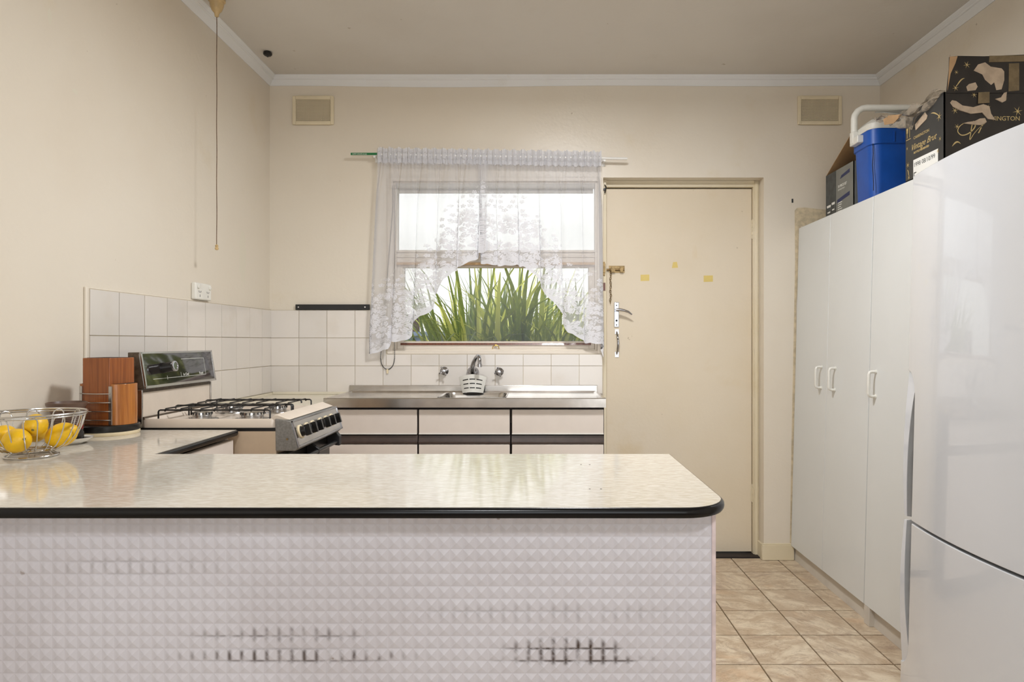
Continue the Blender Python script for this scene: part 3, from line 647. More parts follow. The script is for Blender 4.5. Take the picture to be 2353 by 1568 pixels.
# tapware
def valve(px, py, lb, rot):
    x, z = PX(px, YB-.03), PZ(py, YB-.03); t = thing('tap_valve', lb, 'tap', (x, YB, z-.02), 'cross-handled taps over the sink')
    RX = Matrix.Rotation(R(90), 3, 'X')
    part('flange', MB().lathe([(.023, 0), (.023, .003), (.016, .010), (.010, .014), (.010, .032), (.007, .036)], (x, YB-.010, z), 20, RX), M['chrome'], t, smooth=True)
    m = MB().lathe([(.011, .030), (.012, .038), (.009, .046), (0, .047)], (x, YB-.010, z), 16, RX)
    for k in range(4):
        a = rot+k*math.pi/2; d = Vector((math.cos(a), 0, math.sin(a))); c = Vector((x, YB-.048, z)); m.tube([c, c+d*.012, c+d*.02, c+d*.0265], [.0042, .0036, .004, .0052], 8)
    part('cross_handle', m, M['chrome'], t, smooth=True)
valve(1020, 853, 'chrome cross-handled wall tap on the corner-bench side of the spout', .5); valve(1147, 855, 'chrome cross-handled wall tap on the door side of the spout', .3)
x, z = PX(1086, 3.61), PZ(857, 3.61); t = thing('wall_spout', 'chrome gooseneck wall spout above the sink', 'tap', (x, YB, z-.03))
part('flange', MB().lathe([(.034, 0), (.034, .004), (.030, .018), (.022, .03), (.012, .036)], (x, YB-.010, z), 24, Matrix.Rotation(R(90), 3, 'X')), M['chrome'], t, smooth=True)
c = [(x, YB-.03, z), (x, YB-.05, z+.012), (x+.002, YB-.06, z+.035), (x+.010, YB-.075, z+.06), (x+.024, YB-.095, z+.082), (x+.034, YB-.115, z+.092), (x+.043, YB-.135, z+.090), (x+.047, YB-.148, z+.076), (x+.048, YB-.150, z+.052)]
part('spout', MB().tube(c, [.015, .0145, .0125, .011, .0105, .010, .010, .010, .010], 14), M['chrome'], t, smooth=True)
part('aerator', MB().cyl(c[-1], (c[-1][0], c[-1][1], c[-1][2]-.016), .0125, 14), M['chrome'], t, smooth=True)

# ---------------------------------------------------------------- sink bench and its cupboards
SZ, SY = .917, 3.177; SX0, SX1 = -1.004, .335
sk = thing('sink_bench', 'stainless steel sink bench top with drainers under the window', 'sink', (-.33, 3.4, SZ-.045))
BX0, BX1, BY0, BY1 = PX(1004, 3.27), PX(1163, 3.27), 3.255, 3.598
m = MB(); zt = SZ
m.box(SX0+.02, BX0, SY+.03, YB-.02, zt-.010, zt-.006); m.box(BX1, SX1-.02, SY+.03, YB-.02, zt-.010, zt-.006)
m.box(BX0, BX1, SY+.03, BY0, zt-.010, zt-.006); m.box(BX0, BX1, BY1, YB-.018, zt-.010, zt-.006)
part('drainer', m, M['sinksteel'], sk, bv=.001)
ro = MB().prism([(SY, zt-.045), (SY, zt-.004), (SY+.004, zt), (SY+.022, zt), (SY+.034, zt-.008), (SY+.030, zt-.012), (SY+.006, zt-.008), (SY+.004, zt-.045)], SX0, SX1, 'x')
part('front_lip', ro, M['sinksteel'], sk, smooth=True)
for s, xx in ((1, SX0), (-1, SX1)):
    m = MB().prism([(xx, zt-.04), (xx, zt-.002), (xx+s*.016, zt), (xx+s*.03, zt-.008), (xx+s*.026, zt-.012)], SY+.004, YB-.014, 'y'); part('side_lip', m, M['sinksteel'], sk)
part('upstand', MB().box(SX0, SX1, YB-.018, YB-.010, zt-.012, zt+.032).prism([(YB-.018, zt+.002), (YB-.05, zt-.006), (YB-.018, zt-.006)], SX0+.01, SX1-.01, 'x'), M['sinksteel'], sk, bv=.002)
m = MB(); rr = .05
def rrect(x0, x1, y0, y1, r, n=6):
    out = []
    for cx_, cy_, a0 in ((x1-r, y1-r, 0), (x0+r, y1-r, 90), (x0+r, y0+r, 180), (x1-r, y0+r, 270)):
        for k in range(n+1): a = R(a0+90*k/n); out.append((cx_+r*math.cos(a), cy_+r*math.sin(a)))
    return out
lo = [(rrect(BX0, BX1, BY0, BY1, .05), zt-.004), (rrect(BX0+.006, BX1-.006, BY0+.006, BY1-.006, .048), zt-.006), (rrect(BX0+.012, BX1-.012, BY0+.012, BY1-.012, .045), zt-.02), (rrect(BX0+.03, BX1-.03, BY0+.03, BY1-.03, .04), zt-.16)]
k = len(lo[0][0]); vs = [(p[0], p[1], z_) for ring_, z_ in lo for p in ring_]
m.add(vs, [(i*k+j, i*k+(j+1) % k, (i+1)*k+(j+1) % k, (i+1)*k+j) for i in range(3) for j in range(k)]+[tuple(3*k+j for j in range(k))])
bw = part('sink_bowl', m, M['sinksteel'], sk, smooth=True)
cad = thing('sink_caddy', 'white slotted plastic caddy hanging below the spout', 'caddy', (PX(1086, 3.56), 3.56, .905))
cx_ = PX(1086, 3.56)
def cad_pt(u, v, off=0):
    wd = .074-.019*v; x_ = cx_+(u*2-1)*wd; y_ = 3.545+.030*(u*2-1)**2-off; z_ = .994-.084*v+.018*(1-(u*2-1)**2)*(1-.6*v); return (x_, y_, z_)
m = MB(); fr = MB().grid(16, 8, lambda u, v: cad_pt(u, v, .004)); bk = MB().grid(16, 8, lambda u, v: cad_pt(u, v, 0))
m.merge(fr); m.merge(bk); n_ = 17
e = [i for i in range(n_)]; top = [(a, a+1, 153+a+1, 153+a) for a in range(16)]; bot = [(8*17+a, 8*17+a+1, 153+8*17+a+1, 153+8*17+a) for a in range(16)]
sd = [(j*17, (j+1)*17, 153+(j+1)*17, 153+j*17) for j in range(8)]+[(j*17+16, (j+1)*17+16, 153+(j+1)*17+16, 153+j*17+16) for j in range(8)]
m.f += top+bot+sd
part('front_shell', m, M['plasticwhite'], cad, smooth=True)
m = MB().prism([(cx_-.055, 3.575), (cx_-.03, 3.55), (cx_+.03, 3.55), (cx_+.055, 3.575), (cx_+.05, 3.594), (cx_-.05, 3.594)], .910, .916, 'z').box(cx_-.06, cx_+.06, 3.591, 3.594, .912, .995)
part('tray', m, M['darkglaze'], cad)
for r_ in range(3):
    for q in range(3):
        u0 = .12+q*.27; v0 = .24+r_*.24
        s_ = MB().grid(6, 1, lambda u, v: cad_pt(u0+u*.22, v0+v*.055-.04*0, .0046)); part('slot', s_, M['black'], cad)
part('hanging_strap', MB().tube([(cx_, 3.592, .99), (cx_, 3.592, 1.01), (cx_, 3.60, 1.03)], .003, 6), M['blackmatte'], cad, smooth=True)

CY = 3.20
edges = [(-1.0, PX(959, CY)), (PX(961.5, CY), PX(1172, CY)), (PX(1175.5, CY), PX(1388, CY))]
lbs = ['cream sink cupboard with drawer and brown rail, beside the stove', 'cream sink cupboard with drawer and brown rail, under the tap', 'cream sink cupboard with drawer and brown rail, beside the door']
for (x0, x1), lb in zip(edges, lbs):
    t = thing('sink_cupboard', lb, 'cupboard', ((x0+x1)/2, 3.4, 0), 'cupboards under the sink')
    part('carcass', MB().box(x0-.002, x1+.002, CY+.02, YB-.01, .10, SZ-.012-.165 if False else .745).box(x0-.002, x1+.002, CY+.02, CY+.04, .745, .872), M['darkgap'], t)
    part('plinth', MB().box(x0, x1, CY+.07, CY+.09, 0, .10), M['brownrail'], t)
    d = part('drawer_front', MB().box(x0+.002, x1-.002, CY, CY+.018, PZ(998.5, CY), PZ(941.5, CY)), M['laminate_white'], t, bv=.0025)
    part('drawer_trim', MB().box(x0+.002, x1-.002, CY-.001, CY+.004, PZ(998.5, CY), PZ(995.5, CY)), M['plasticwhite'], d)
    part('finger_rail', MB().prism([(CY+.004, PZ(1016, CY)), (CY+.012, PZ(1002, CY)), (CY+.02, PZ(1002, CY)), (CY+.02, PZ(1020, CY)), (CY-.002, PZ(1020, CY)), (CY-.002, PZ(1016.5, CY))], x0, x1, 'x'), M['brownrail'], t)
    part('cupboard_door', MB().box(x0+.002, x1-.002, CY, CY+.018, .11, PZ(1021.5, CY)), M['laminate_white'], t, bv=.0025)
m = MB().box(XL+.013, SX0-.004, 2.66, YB-.012, .868, .899); cb = thing('corner_bench', 'cream laminate corner bench between stove and sink', 'bench', (-1.2, 3.2, 0))
part('bench_top', m, M['laminate_cream'], cb, bv=.003)
part('bench_base', MB().box(XL+.013, SX0-.012, 2.68, YB-.012, 0, .866), M['laminate_white'], cb)
part('bench_bead', MB().box(XL+.0125, XL+.024, 2.66, YB-.012, .899, .914).box(XL+.024, SX0-.006, YB-.024, YB-.012, .899, .914), M['laminate_cream'], cb, bv=.003)

# ---------------------------------------------------------------- worktop and peninsula
KZ = .905; KT = .0185; PY0, PY1 = 1.1295, 1.672; KX1 = .3365; RX1 = -.944; RY1 = 2.125
wt = thing('worktop', 'L-shaped pale laminate worktop with a black edge strip', 'worktop', (-.5, 1.4, KZ-KT))
rc = .085; arc = [(KX1-rc+rc*math.sin(R(a)), PY0+rc-rc*math.cos(R(a))) for a in range(0, 91, 6)]
outer = [(XL+.002, PY0)]+arc+[(KX1, PY1), (RX1, PY1), (RX1, RY1), (XL+.002, RY1)]
ew = .0035
ai = [(KX1-rc+(rc-ew)*math.sin(R(a)), PY0+rc-(rc-ew)*math.cos(R(a))) for a in range(0, 91, 6)]
inner = [(XL+.002, PY0+ew)]+ai+[(KX1-ew, PY1-ew), (RX1-ew, PY1-ew), (RX1-ew, RY1), (XL+.002, RY1)]
part('laminate_top', MB().prism(inner, KZ-KT+.002, KZ, 'z'), M['counter'], wt)
for px, py in ((1335, 1068), (1355, 1068), (1355, 1124), (1381, 1124)):
    yy = F*(CAMZ-KZ)/(py-VY); xx = PX(px, yy)
    part('burn_mark', MB().lathe([(.0022, KZ-.0004), (.0020, KZ+.0003), (0, KZ+.0003)], (xx, yy, 0), 8), M['darkgap'], wt)
# bullnosed black edging swept along the exposed edges
path = [Vector((p[0], p[1], 0)) for p in outer[:-1]]
prof = [(0, -.0008), (.0028, -.0016), (.0055, -.005), (.0062, -.0095), (.0055, -.014), (.0026, -.0182), (-.004, -.0185), (-.004, -.0008)]
vs = []; fs = []; n = len(prof); L = len(path)
for i, p in enumerate(path):
    a = (path[i]-path[i-1]).normalized() if i else (path[1]-path[0]).normalized()
    c2 = (path[i+1]-path[i]).normalized() if i < L-1 else a
    na, nb = Vector((a.y, -a.x, 0)), Vector((c2.y, -c2.x, 0)); nn = (na+nb).normalized(); nn *= 1/max(.5, nn.dot(na))
    for o_, z_ in prof: q = p+nn*(o_-ew); vs.append((q.x, q.y, KZ+z_))
for i in range(L-1):
    for k in range(n): fs.append((i*n+k, i*n+(k+1) % n, (i+1)*n+(k+1) % n, (i+1)*n+k))
fs += [tuple(range(n)), tuple((L-1)*n+k for k in range(n))[::-1]]
part('edge_strip', MB().add(vs, fs), M['edge'], wt, smooth=True, label='glossy black rounded edge strip')
PP = 1.175; PXR = PX(1643, PP)
pen = thing('peninsula_cabinet', 'peninsula cabinet clad in embossed diamond panel, below the worktop', 'cabinet', (-.5, 1.4, 0))
nx, nz = 79, 40; x1e = PXR-.006; m = MB(); D = .0027
vs = []; fs = []
for j in range(nz+1):
    for i in range(nx+1): vs.append((x1e-i*PITCH, PP, .8867-j*PITCH))
base = len(vs)
for j in range(nz):
    for i in range(nx):
        vs.append((x1e-(i+.5)*PITCH, PP-D, .8867-(j+.5)*PITCH)); c_ = base+j*nx+i
        a_ = j*(nx+1)+i; b_ = a_+1; d_ = a_+nx+1; e_ = d_+1
        fs += [(a_, b_, c_), (b_, e_, c_), (e_, d_, c_), (d_, a_, c_)]
m.add(vs, fs)
me = m.mesh('embossed_panel'); part('embossed_panel', me, M['emboss'], pen)
part('end_strip', MB().box(PXR-.006, PXR+.001, PP-.003, PP+.016, 0, KZ-KT-.0005), plain('aged_pink_strip', (206, 190, 190), .5, var=.1, sc=40), pen, bv=.001)
part('end_panel', MB().box(PXR-.016, PXR, PP+.016, PY1-.04, 0, KZ-KT-.0005), M['laminate_white'], pen)
part('rear_front', MB().box(-.90, PXR-.016, PY1-.06, PY1-.04, .1, KZ-KT-.0005), M['laminate_white'], pen)
part('panel_backing', MB().box(XL+.003, PXR-.006, PP+.0005, PP+.014, 0, KZ-KT-.0005), M['darkgap'], pen)
part('floor_of_cabinet', MB().box(XL+.003, PXR-.016, PP+.014, PY1-.06, .08, .1), M['darkgap'], pen)
rb = thing('return_cabinet', 'cream cabinet under the short return of the worktop', 'cabinet', (-1.2, 1.9, 0))
part('side', MB().box(XL+.003, RX1-.03, RY1-.018, RY1-.001, 0, KZ-KT-.0005), M['laminate_white'], rb)
part('front', MB().box(RX1-.03, RX1-.012, PY1-.04, RY1-.001, .09, KZ-KT-.012), M['laminate_white'], rb, bv=.002)
part('plinth', MB().box(RX1-.08, RX1-.065, PY1-.04, RY1-.02, 0, .09), M['brownrail'], rb)

# ---------------------------------------------------------------- stove
S0, S1 = 2.145, 2.615
st = thing('gas_stove', 'beige upright gas stove with tall dark clock panel', 'stove', (-1.03, 2.38, 0))
BXr, BXf = -1.285, -.829
part('body', MB().box(BXr, BXf, S0, S1, .06, .904), M['enamel_side'], st, bv=.003)
part('foot_skirt', MB().box(BXr+.03, BXf-.04, S0+.02, S1-.02, 0, .06), M['black'], st)
part('dark_seam', MB().box(BXr, BXf+.004, S0-.001, S1+.001, .898, .909), M['black'], st)
ring_o = rrect(-1.262, -.826, S0, S1, .022); ring_i = rrect(-1.244, -.85, S0+.016, S1-.016, .03)
m = MB(); k = len(ring_o)
lv = [(ring_o, .909), (ring_o, .931), (rrect(-1.259, -.829, S0+.003, S1-.003, .02), .937), (rrect(-1.252, -.838, S0+.009, S1-.009, .02), .937), (ring_i, .922)]
vs = [(p[0], p[1], z_) for rg, z_ in lv for p in rg]
m.add(vs, [(i*k+j, i*k+(j+1) % k, (i+1)*k+(j+1) % k, (i+1)*k+j) for i in range(len(lv)-1) for j in range(k)]+[tuple((len(lv)-1)*k+j for j in range(k)), tuple(range(k))[::-1]])
part('hob_tray', m, M['enamel'], st, smooth=True)
for bx, by, br in ((-1.125, 2.265, .030), (-.955, 2.265, .036), (-1.125, 2.49, .036), (-.955, 2.49, .030)):
    bo = part('burner', MB().lathe([(br+.022, .9225), (br+.02, .926), (br, .928), (br, .934), (br+.002, .938), (br, .947), (br-.006, .950), (0, .951)], (bx, by, 0), 24), M['steel'], st, smooth=True)
    m = MB()
    for q in range(18):
        a = 2*math.pi*q/18; c = Vector((bx+math.cos(a)*(br+.0012), by+math.sin(a)*(br+.0012), 0)); m.box(c.x-.0012, c.x+.0012, c.y-.0012, c.y+.0012, .939, .947)
    part('flame_ports', m, M['black'], bo)
def wire(pts, r=.0028): return MB().tube(pts, r, 7)
def hoop(p, q, zt, zb=.924, n_=1):      # raised bar with both ends bent down to the tray
    p, q = Vector(p), Vector(q); d = (q-p).normalized(); o_ = []
    for c, s in ((p, 1), (q, -1)):
        seq = [c+Vector((0, 0, zb)), c+Vector((0, 0, zt-.006)), c+d*s*.002+Vector((0, 0, zt-.002)), c+d*s*.006+Vector((0, 0, zt))]
        o_ += seq if s == 1 else seq[::-1]
    return wire(o_)
for y0, y1 in ((S0+.035, 2.372), (2.388, S1-.035)):
    tv = part('trivet', hoop((-1.225, y0, 0), (-.862, y0, 0), .962), M['black'], st, smooth=True)
    part('trivet_bar', hoop((-1.225, y1, 0), (-.862, y1, 0), .962), M['black'], tv, smooth=True)
    for fx in (-1.205, -1.155, -1.09, -1.045, -.995, -.925, -.882):
        part('trivet_bar', hoop((fx, y0+.003, 0), (fx, y1-.003, 0), .9655, .957), M['black'], tv, smooth=True)
    part('trivet_bar', hoop((-1.22, (y0+y1)/2, 0), (-.866, (y0+y1)/2, 0), .968, .957), M['black'], tv, smooth=True)
# splash panel and clock panel
part('splash_panel', MB().box(-1.285, -1.262, S0+.006, S1-.014, .935, 1.022), M['enamel'], st, bv=.003)
for q in (S0, S1-.014): part('splash_side_trim', MB().box(-1.29, -1.258, q, q+.006, .90, 1.03), M['steel'], st, bv=.001)
part('brown_band', MB().box(-1.285, -1.2625, S0+.006, S1-.014, 1.018, 1.036).box(-1.262, -1.255, S0+.008, S1-.016, .934, .942), M['sidebrown'], st)  # thin dark brown strips above and below the splash panel
part('clock_housing', MB().prism([(-1.304, 1.150), (-1.268, 1.150), (-1.250, 1.034), (-1.304, 1.034)], S0, S1, 'y'), M['sidebrown'], st, bv=.002)
ft_, fb_ = Vector((-1.268, 0, 1.150)), Vector((-1.250, 0, 1.034)); up_ = (ft_-fb_).normalized(); nrm = Vector((0, 1, 0)).cross(up_).normalized(); fh = (ft_-fb_).length
FM = frame(fb_+Vector((0, S0, 0)), (0, 1, 0), up_); fw_ = S1-S0
fas = part('clock_fascia', MB().box(.008, fw_-.006, .008, fh-.006, 0, .004).xf(FM), M['ovenglass'], st)
part('fascia_trim', MB().box(0, .008, 0, fh, 0, .006).box(fw_-.006, fw_, 0, fh, 0, .006).box(0, fw_, 0, .008, 0, .006).box(0, fw_, fh-.006, fh, 0, .006).xf(FM), M['steel'], st, bv=.001)
m = MB()
def ln(x0, y0, x1, y1, t_=.0012): m.box(min(x0, x1)-t_/2, max(x0, x1)+t_/2, min(y0, y1)-t_/2, max(y0, y1)+t_/2, .0041, .0044)
ln(.11, .027, .40, .027); ln(.40, .027, .40, fh-.028); ln(.40, fh-.028, .24, fh-.028); ln(.225, .027, .225, .042); ln(.135, .022, .135, .034); ln(.05, .027, .11, .027)
part('fascia_lines', m.xf(FM), M['whiteink'], fas)
for bd, sz_, lx, lz, sh in (('le Chef', .013, .24, .030, 0), ('Royal', .013, .352, .030, 0)):
    part('fascia_lettering', text_mb(bd, sz_, FM @ Matrix.Translation((lx, lz, .0042)), shear=sh), M['whiteink'], fas)
kn = part('timer_knob', MB().lathe([(.0175, .003), (.0175, .012), (.0165, .014), (.0165, .044), (.015, .047), (0, .047)], (0, 0, 0), 24).xf(FM @ Matrix.Translation((.115, .062, 0))), M['black'], fas, smooth=True)
part('knob_ring', MB().lathe([(.0168, .041), (.0182, .044), (.0175, .0485), (.0130, .0490), (.0125, .0475)], (0, 0, 0), 24).xf(FM @ Matrix.Translation((.115, .062, 0))), M['chrome'], kn, smooth=True)
# front control panel
FX = [(-.832, .938), (-.7795, .931), (-.756, .846), (-.766, .835), (-.829, .835)]
part('control_housing', MB().prism(FX, S0-.004, S1+.004, 'y'), M['capgrey'], st, bv=.003)
part('hob_front_cover', MB().prism([(-.852, .936), (-.834, .950), (-.826, .950), (-.786, .934), (-.832, .932)], S0+.004, S1-.004, 'y'), M['enamel'], st, bv=.002)
part('cap_screw', MB().cyl((-.792, S0-.004, .873), (-.792, S0-.006, .873), .0035, 10), M['oldbrass'], st)
p0, p1 = Vector((-.756, 0, .846)), Vector((-.7795, 0, .931)); up_ = (p1-p0).normalized(); CM = frame(p0+Vector((0, S0-.004, 0)), (0, 1, 0), up_); ch = (p1-p0).length; cw = S1-S0+.008
part('control_fascia', MB().box(.006, cw-.006, .006, ch-.006, 0, .0022).xf(CM), M['steel'], st)
part('control_trim', MB().box(0, .006, 0, ch, 0, .005).box(cw-.006, cw, 0, ch, 0, .005).box(0, cw, 0, .006, 0, .005).box(0, cw, ch-.006, ch, 0, .005).xf(CM), M['chrome'], st, bv=.001)
for yy in (2.190, 2.255, 2.315, 2.398, 2.462, 2.525):
    KM = CM @ Matrix.Translation((yy-S0+.004, .046, 0))
    kb = part('control_knob', MB().lathe([(.019, .002), (.019, .006), (.0165, .008), (.0155, .020), (.013, .022), (0, .022)], (0, 0, 0), 22).merge(MB().box(-.0055, .0055, -.018, .018, .018, .036)).xf(KM), M['black'], st, smooth=True)
    part('knob_skirt', MB().lathe([(.0225, .0022), (.0225, .006), (.019, .0065)], (0, 0, 0), 24).xf(KM), M['cream'], kb, smooth=True)
od = part('oven_door', MB().box(-.829, -.800, S0+.004, S1-.004, .20, .825), M['black'], st, bv=.004)
part('door_glass', MB().box(-.800, -.797, S0+.06, S1-.06, .34, .70), M['ovenglass'], od)
m = MB().tube([(-.80, S0+.08, .80), (-.775, S0+.08, .80), (-.765, S0+.09, .80), (-.765, S1-.03, .80), (-.775, S1-.02, .80), (-.80, S1-.02, .80)], .008, 10)
part('door_handle', m, M['black'], od, smooth=True)
part('handle_bracket', MB().prism([(-.80, .79), (-.80, .86), (-.785, .86), (-.752, .82), (-.752, .785)], S1-.04, S1-.012, 'y'), M['blackmatte'], od, bv=.002)
part('handle_bracket', MB().prism([(-.80, .79), (-.80, .83), (-.785, .83), (-.757, .81), (-.757, .785)], S0+.20, S0+.215, 'y'), M['blackmatte'], od, bv=.002)
part('storage_drawer', MB().box(-.829, -.804, S0+.004, S1-.004, .07, .19), M['enamel'], st, bv=.004)

# ---------------------------------------------------------------- things on the worktop
bc = Vector((-1.227, 1.634, KZ)); fb = thing('fruit_bowl', 'chrome wire fruit bowl of lemons on the worktop', 'bowl', bc)
def circ(r, z, n=40, w=1): return [(bc.x+r*math.cos(2*math.pi*i/n), bc.y+r*math.sin(2*math.pi*i/n), KZ+z) for i in range(n)]
part('rim_wire', MB().tube(circ(.113, .106), .0026, 8, True), M['wirechrome'], fb, smooth=True)
part('rim_wire', MB().tube(circ(.1122, .1005, 40), .0017, 8, True), M['wirechrome'], fb, smooth=True)
part('base_ring', MB().tube(circ(.054, .003), .0028, 8, True), M['wirechrome'], fb, smooth=True)
part('base_ring', MB().tube(circ(.042, .016), .0022, 8, True), M['wirechrome'], fb, smooth=True)
bow = [(.041, .015), (.060, .018), (.079, .030), (.093, .050), (.1025, .072), (.1075, .090)]
for k in range(12):
    a = 2*math.pi*k/12+.1; dw = .125
    pts = []
    for r_, z_ in bow: pts.append((r_, a-dw*(1.0+.5*(.1265-r_)/.08*0), z_))
    for q in range(1, 6): ph = math.pi*q/6; pts.append((.1075+.0035*math.sin(ph), a-dw*math.cos(ph), .090+.0145*math.sin(ph)))
    for r_, z_ in bow[::-1]: pts.append((r_, a+dw, z_))
    part('wire_loop', MB().tube([(bc.x+r_*math.cos(t_), bc.y+r_*math.sin(t_), KZ+z_) for r_, t_, z_ in pts], .0015, 6), M['wirechrome'], fb, smooth=True)
for k in range(6):
    a = 2*math.pi*k/6; m = MB().tube([(bc.x+r_*math.cos(a), bc.y+r_*math.sin(a), KZ+z_) for r_, z_ in ((.054, .003), (.048, .008), (.042, .016), (.025, .017), (0, .0175))], .0016, 6); part('foot_wire', m, M['wirechrome'], fb, smooth=True)
def lemon_mesh():
    pr = []
    for i in range(19):
        t_ = math.pi*i/18; r_ = .0315*math.sin(t_)**.9; z_ = -.037*math.cos(t_)
        if i < 3: z_ -= .003*(3-i)/3
        if i > 15: z_ += .005*(i-15)/3
        pr.append((max(r_, 0 if i in (0, 18) else .004), z_))
    return MB().lathe(pr, (0, 0, 0), 24)
lm = lemon_mesh().mesh('lemon', True); lm.materials.append(M['lemon'])
tm = MB().lathe([(.0045, .0395), (.003, .0425), (0, .0425)], (0, 0, 0), 10).mesh('lemon_tip', True); tm.materials.append(M['lemontip'])
base_y = bc.y
lem = [((-.056, -.012, .051), (70, 20, 10), .84, 'yellow lemon at the wall side of the wire bowl'), ((.010, -.060, .047), (80, 0, 60), .90, 'yellow lemon against the wires on the edge-strip side of the bowl, low down'), ((.024, -.020, .079), (105, 10, 30), .82, 'yellow lemon lying on top of the others in the wire bowl'),
       ((.056, .024, .049), (60, 30, 100), .92, 'large yellow lemon at the stove side of the wire bowl'), ((-.030, .050, .053), (80, 40, 0), .82, 'yellow lemon mostly hidden behind others in the wire bowl')]
for p, r_, s_, lb in lem:
    o = bpy.data.objects.new('lemon', lm); COL.objects.link(o); o.location = bc+Vector(p); o.rotation_euler = [R(v) for v in r_]; o.scale = (s_, s_, s_); tag(o, lb, 'lemon', 'lemons in the wire bowl')
    c = bpy.data.objects.new('stem_end', tm); COL.objects.link(c); c.parent = o
# lazy-susan utensil holder
hb = Vector((-1.297, 2.040, KZ)); uh = thing('utensil_holder', 'varnished wooden knife and utensil holder on a turntable', 'utensil holder', hb)
part('turntable', MB().lathe([(.080, KZ), (.083, KZ+.004), (.083, KZ+.010), (.078, KZ+.012), (0, KZ+.012)], (hb.x, hb.y, 0), 40), M['cream'], uh, smooth=True)
part('base_disc', MB().lathe([(.082, KZ+.012), (.083, KZ+.016), (.083, KZ+.028), (.08, KZ+.031), (0, KZ+.031)], (hb.x, hb.y, 0), 40), M['black'], uh, smooth=True)
RM = Matrix.Translation((hb.x, hb.y, 0)) @ Matrix.Rotation(R(-11), 4, 'Z'); q = .047; zb = KZ+.031
part('tall_box', MB().box(-q, q, -q, q, zb, 1.136).xf(RM), M['wood'], uh, bv=.0015)
part('box_slot', MB().box(-q+.008, q-.008, -q+.008, q-.008, 1.1358, 1.1368).xf(RM), M['darkgap'], uh)
for s, nm in ((1, 'lobe'), (-1, 'lobe')):
    poly = [(s*q, -.046)]+[(s*(q+.034*math.cos(R(a))), .046*math.sin(R(a))) for a in range(-84, 85, 12)]+[(s*q, .046)]
    lb_ = part('rounded_compartment', MB().prism(poly, zb, 1.058, 'z').xf(RM), M['wood2'], uh, bv=.001)
    pin = [(s*(q+.002), -.038)]+[(s*(q+.028*math.cos(R(a))), .040*math.sin(R(a))) for a in range(-75, 76, 15)]+[(s*(q+.002), .038)]
    part('compartment_well', MB().prism(pin, 1.0575, 1.0586, 'z').xf(RM), M['darkgap'], lb_)
for s in (-1, 1): part('metal_strip', MB().box(s*(q+.004)-.005, s*(q+.004)+.005, -q-.003, -q+.0005, zb+.002, 1.052).xf(RM), M['steel'], uh)
for z_ in (.952, .978, 1.004, 1.030):
    part('rail_wire', MB().tube([(RM @ Vector((-q-.004+(2*q+.008)*i/10, -q-.004-.010*math.sin(math.pi*i/10), z_))) for i in range(11)], .0016, 7), M['wirechrome'], uh, smooth=True)
# ribbed pot, saucer, tea light, little red jar
pr = [(.028, 0), (.031, .002)]
for i in range(14): z_ = .006+i*.0052; r_ = .033+.009*math.sin(math.pi*min(1, i/13)*.75); pr += [(r_+.0013, z_), (r_-.0008, z_+.0026)]
pr += [(.040, .080), (.044, .088), (.050, .100), (.0505, .106), (.048, .107), (.040, .088), (.036, .07), (.03, .01), (0, .008)]
single('stoneware_pot', MB().lathe([(r_, KZ+z_) for r_, z_ in pr], (-1.338, 1.915, 0), 36), M['potbrown'], 'ribbed brown stoneware pot with flared rim by the wall', 'pot', smooth=True)
sx, sy = -1.268, 1.835
sc_ = thing('saucer', 'white saucer with dark centre behind the fruit bowl', 'saucer', (sx, sy, KZ))
part('dish', MB().lathe([(.024, 0), (.026, .002), (.040, .008), (.0495, .016), (.0505, .018), (.048, .017), (.04, .0105), (.025, .005), (0, .005)], (sx, sy, KZ), 36), M['china'], sc_, smooth=True)
part('dark_glaze', MB().lathe([(0, .0056), (.025, .0056), (.040, .0111), (.046, .0143)], (sx, sy, KZ), 36), M['darkglaze'], sc_, smooth=True)
tl_ = thing('tealight_cup', 'small white cup with orange wax on the saucer', 'candle', (sx-.012, sy-.012, KZ+.0055))
part('cup', MB().lathe([(.009, .0055), (.0105, .008), (.0135, .026), (.0125, .027), (.010, .018), (0, .018)], (sx-.012, sy-.012, KZ), 20), M['china'], tl_, smooth=True)
part('wax', MB().lathe([(.0122, .022), (.0105, .0262), (0, .0285)], (sx-.012, sy-.012, KZ), 18), M['orange'], tl_, smooth=True)
rj = thing('red_glass_jar', 'tiny dark jar with a red top behind the orange candle', 'jar', (sx+.008, sy+.018, KZ+.0055))
part('jar', MB().lathe([(.010, .0055), (.0115, .008), (.0115, .030), (.008, .036), (.008, .038)], (sx+.008, sy+.018, KZ), 18), M['darkglaze'], rj, smooth=True)
part('stopper', MB().lathe([(.0085, .038), (.0105, .042), (.0095, .050), (.004, .054), (0, .054)], (sx+.008, sy+.018, KZ), 18), M['redglass'], rj, smooth=True)

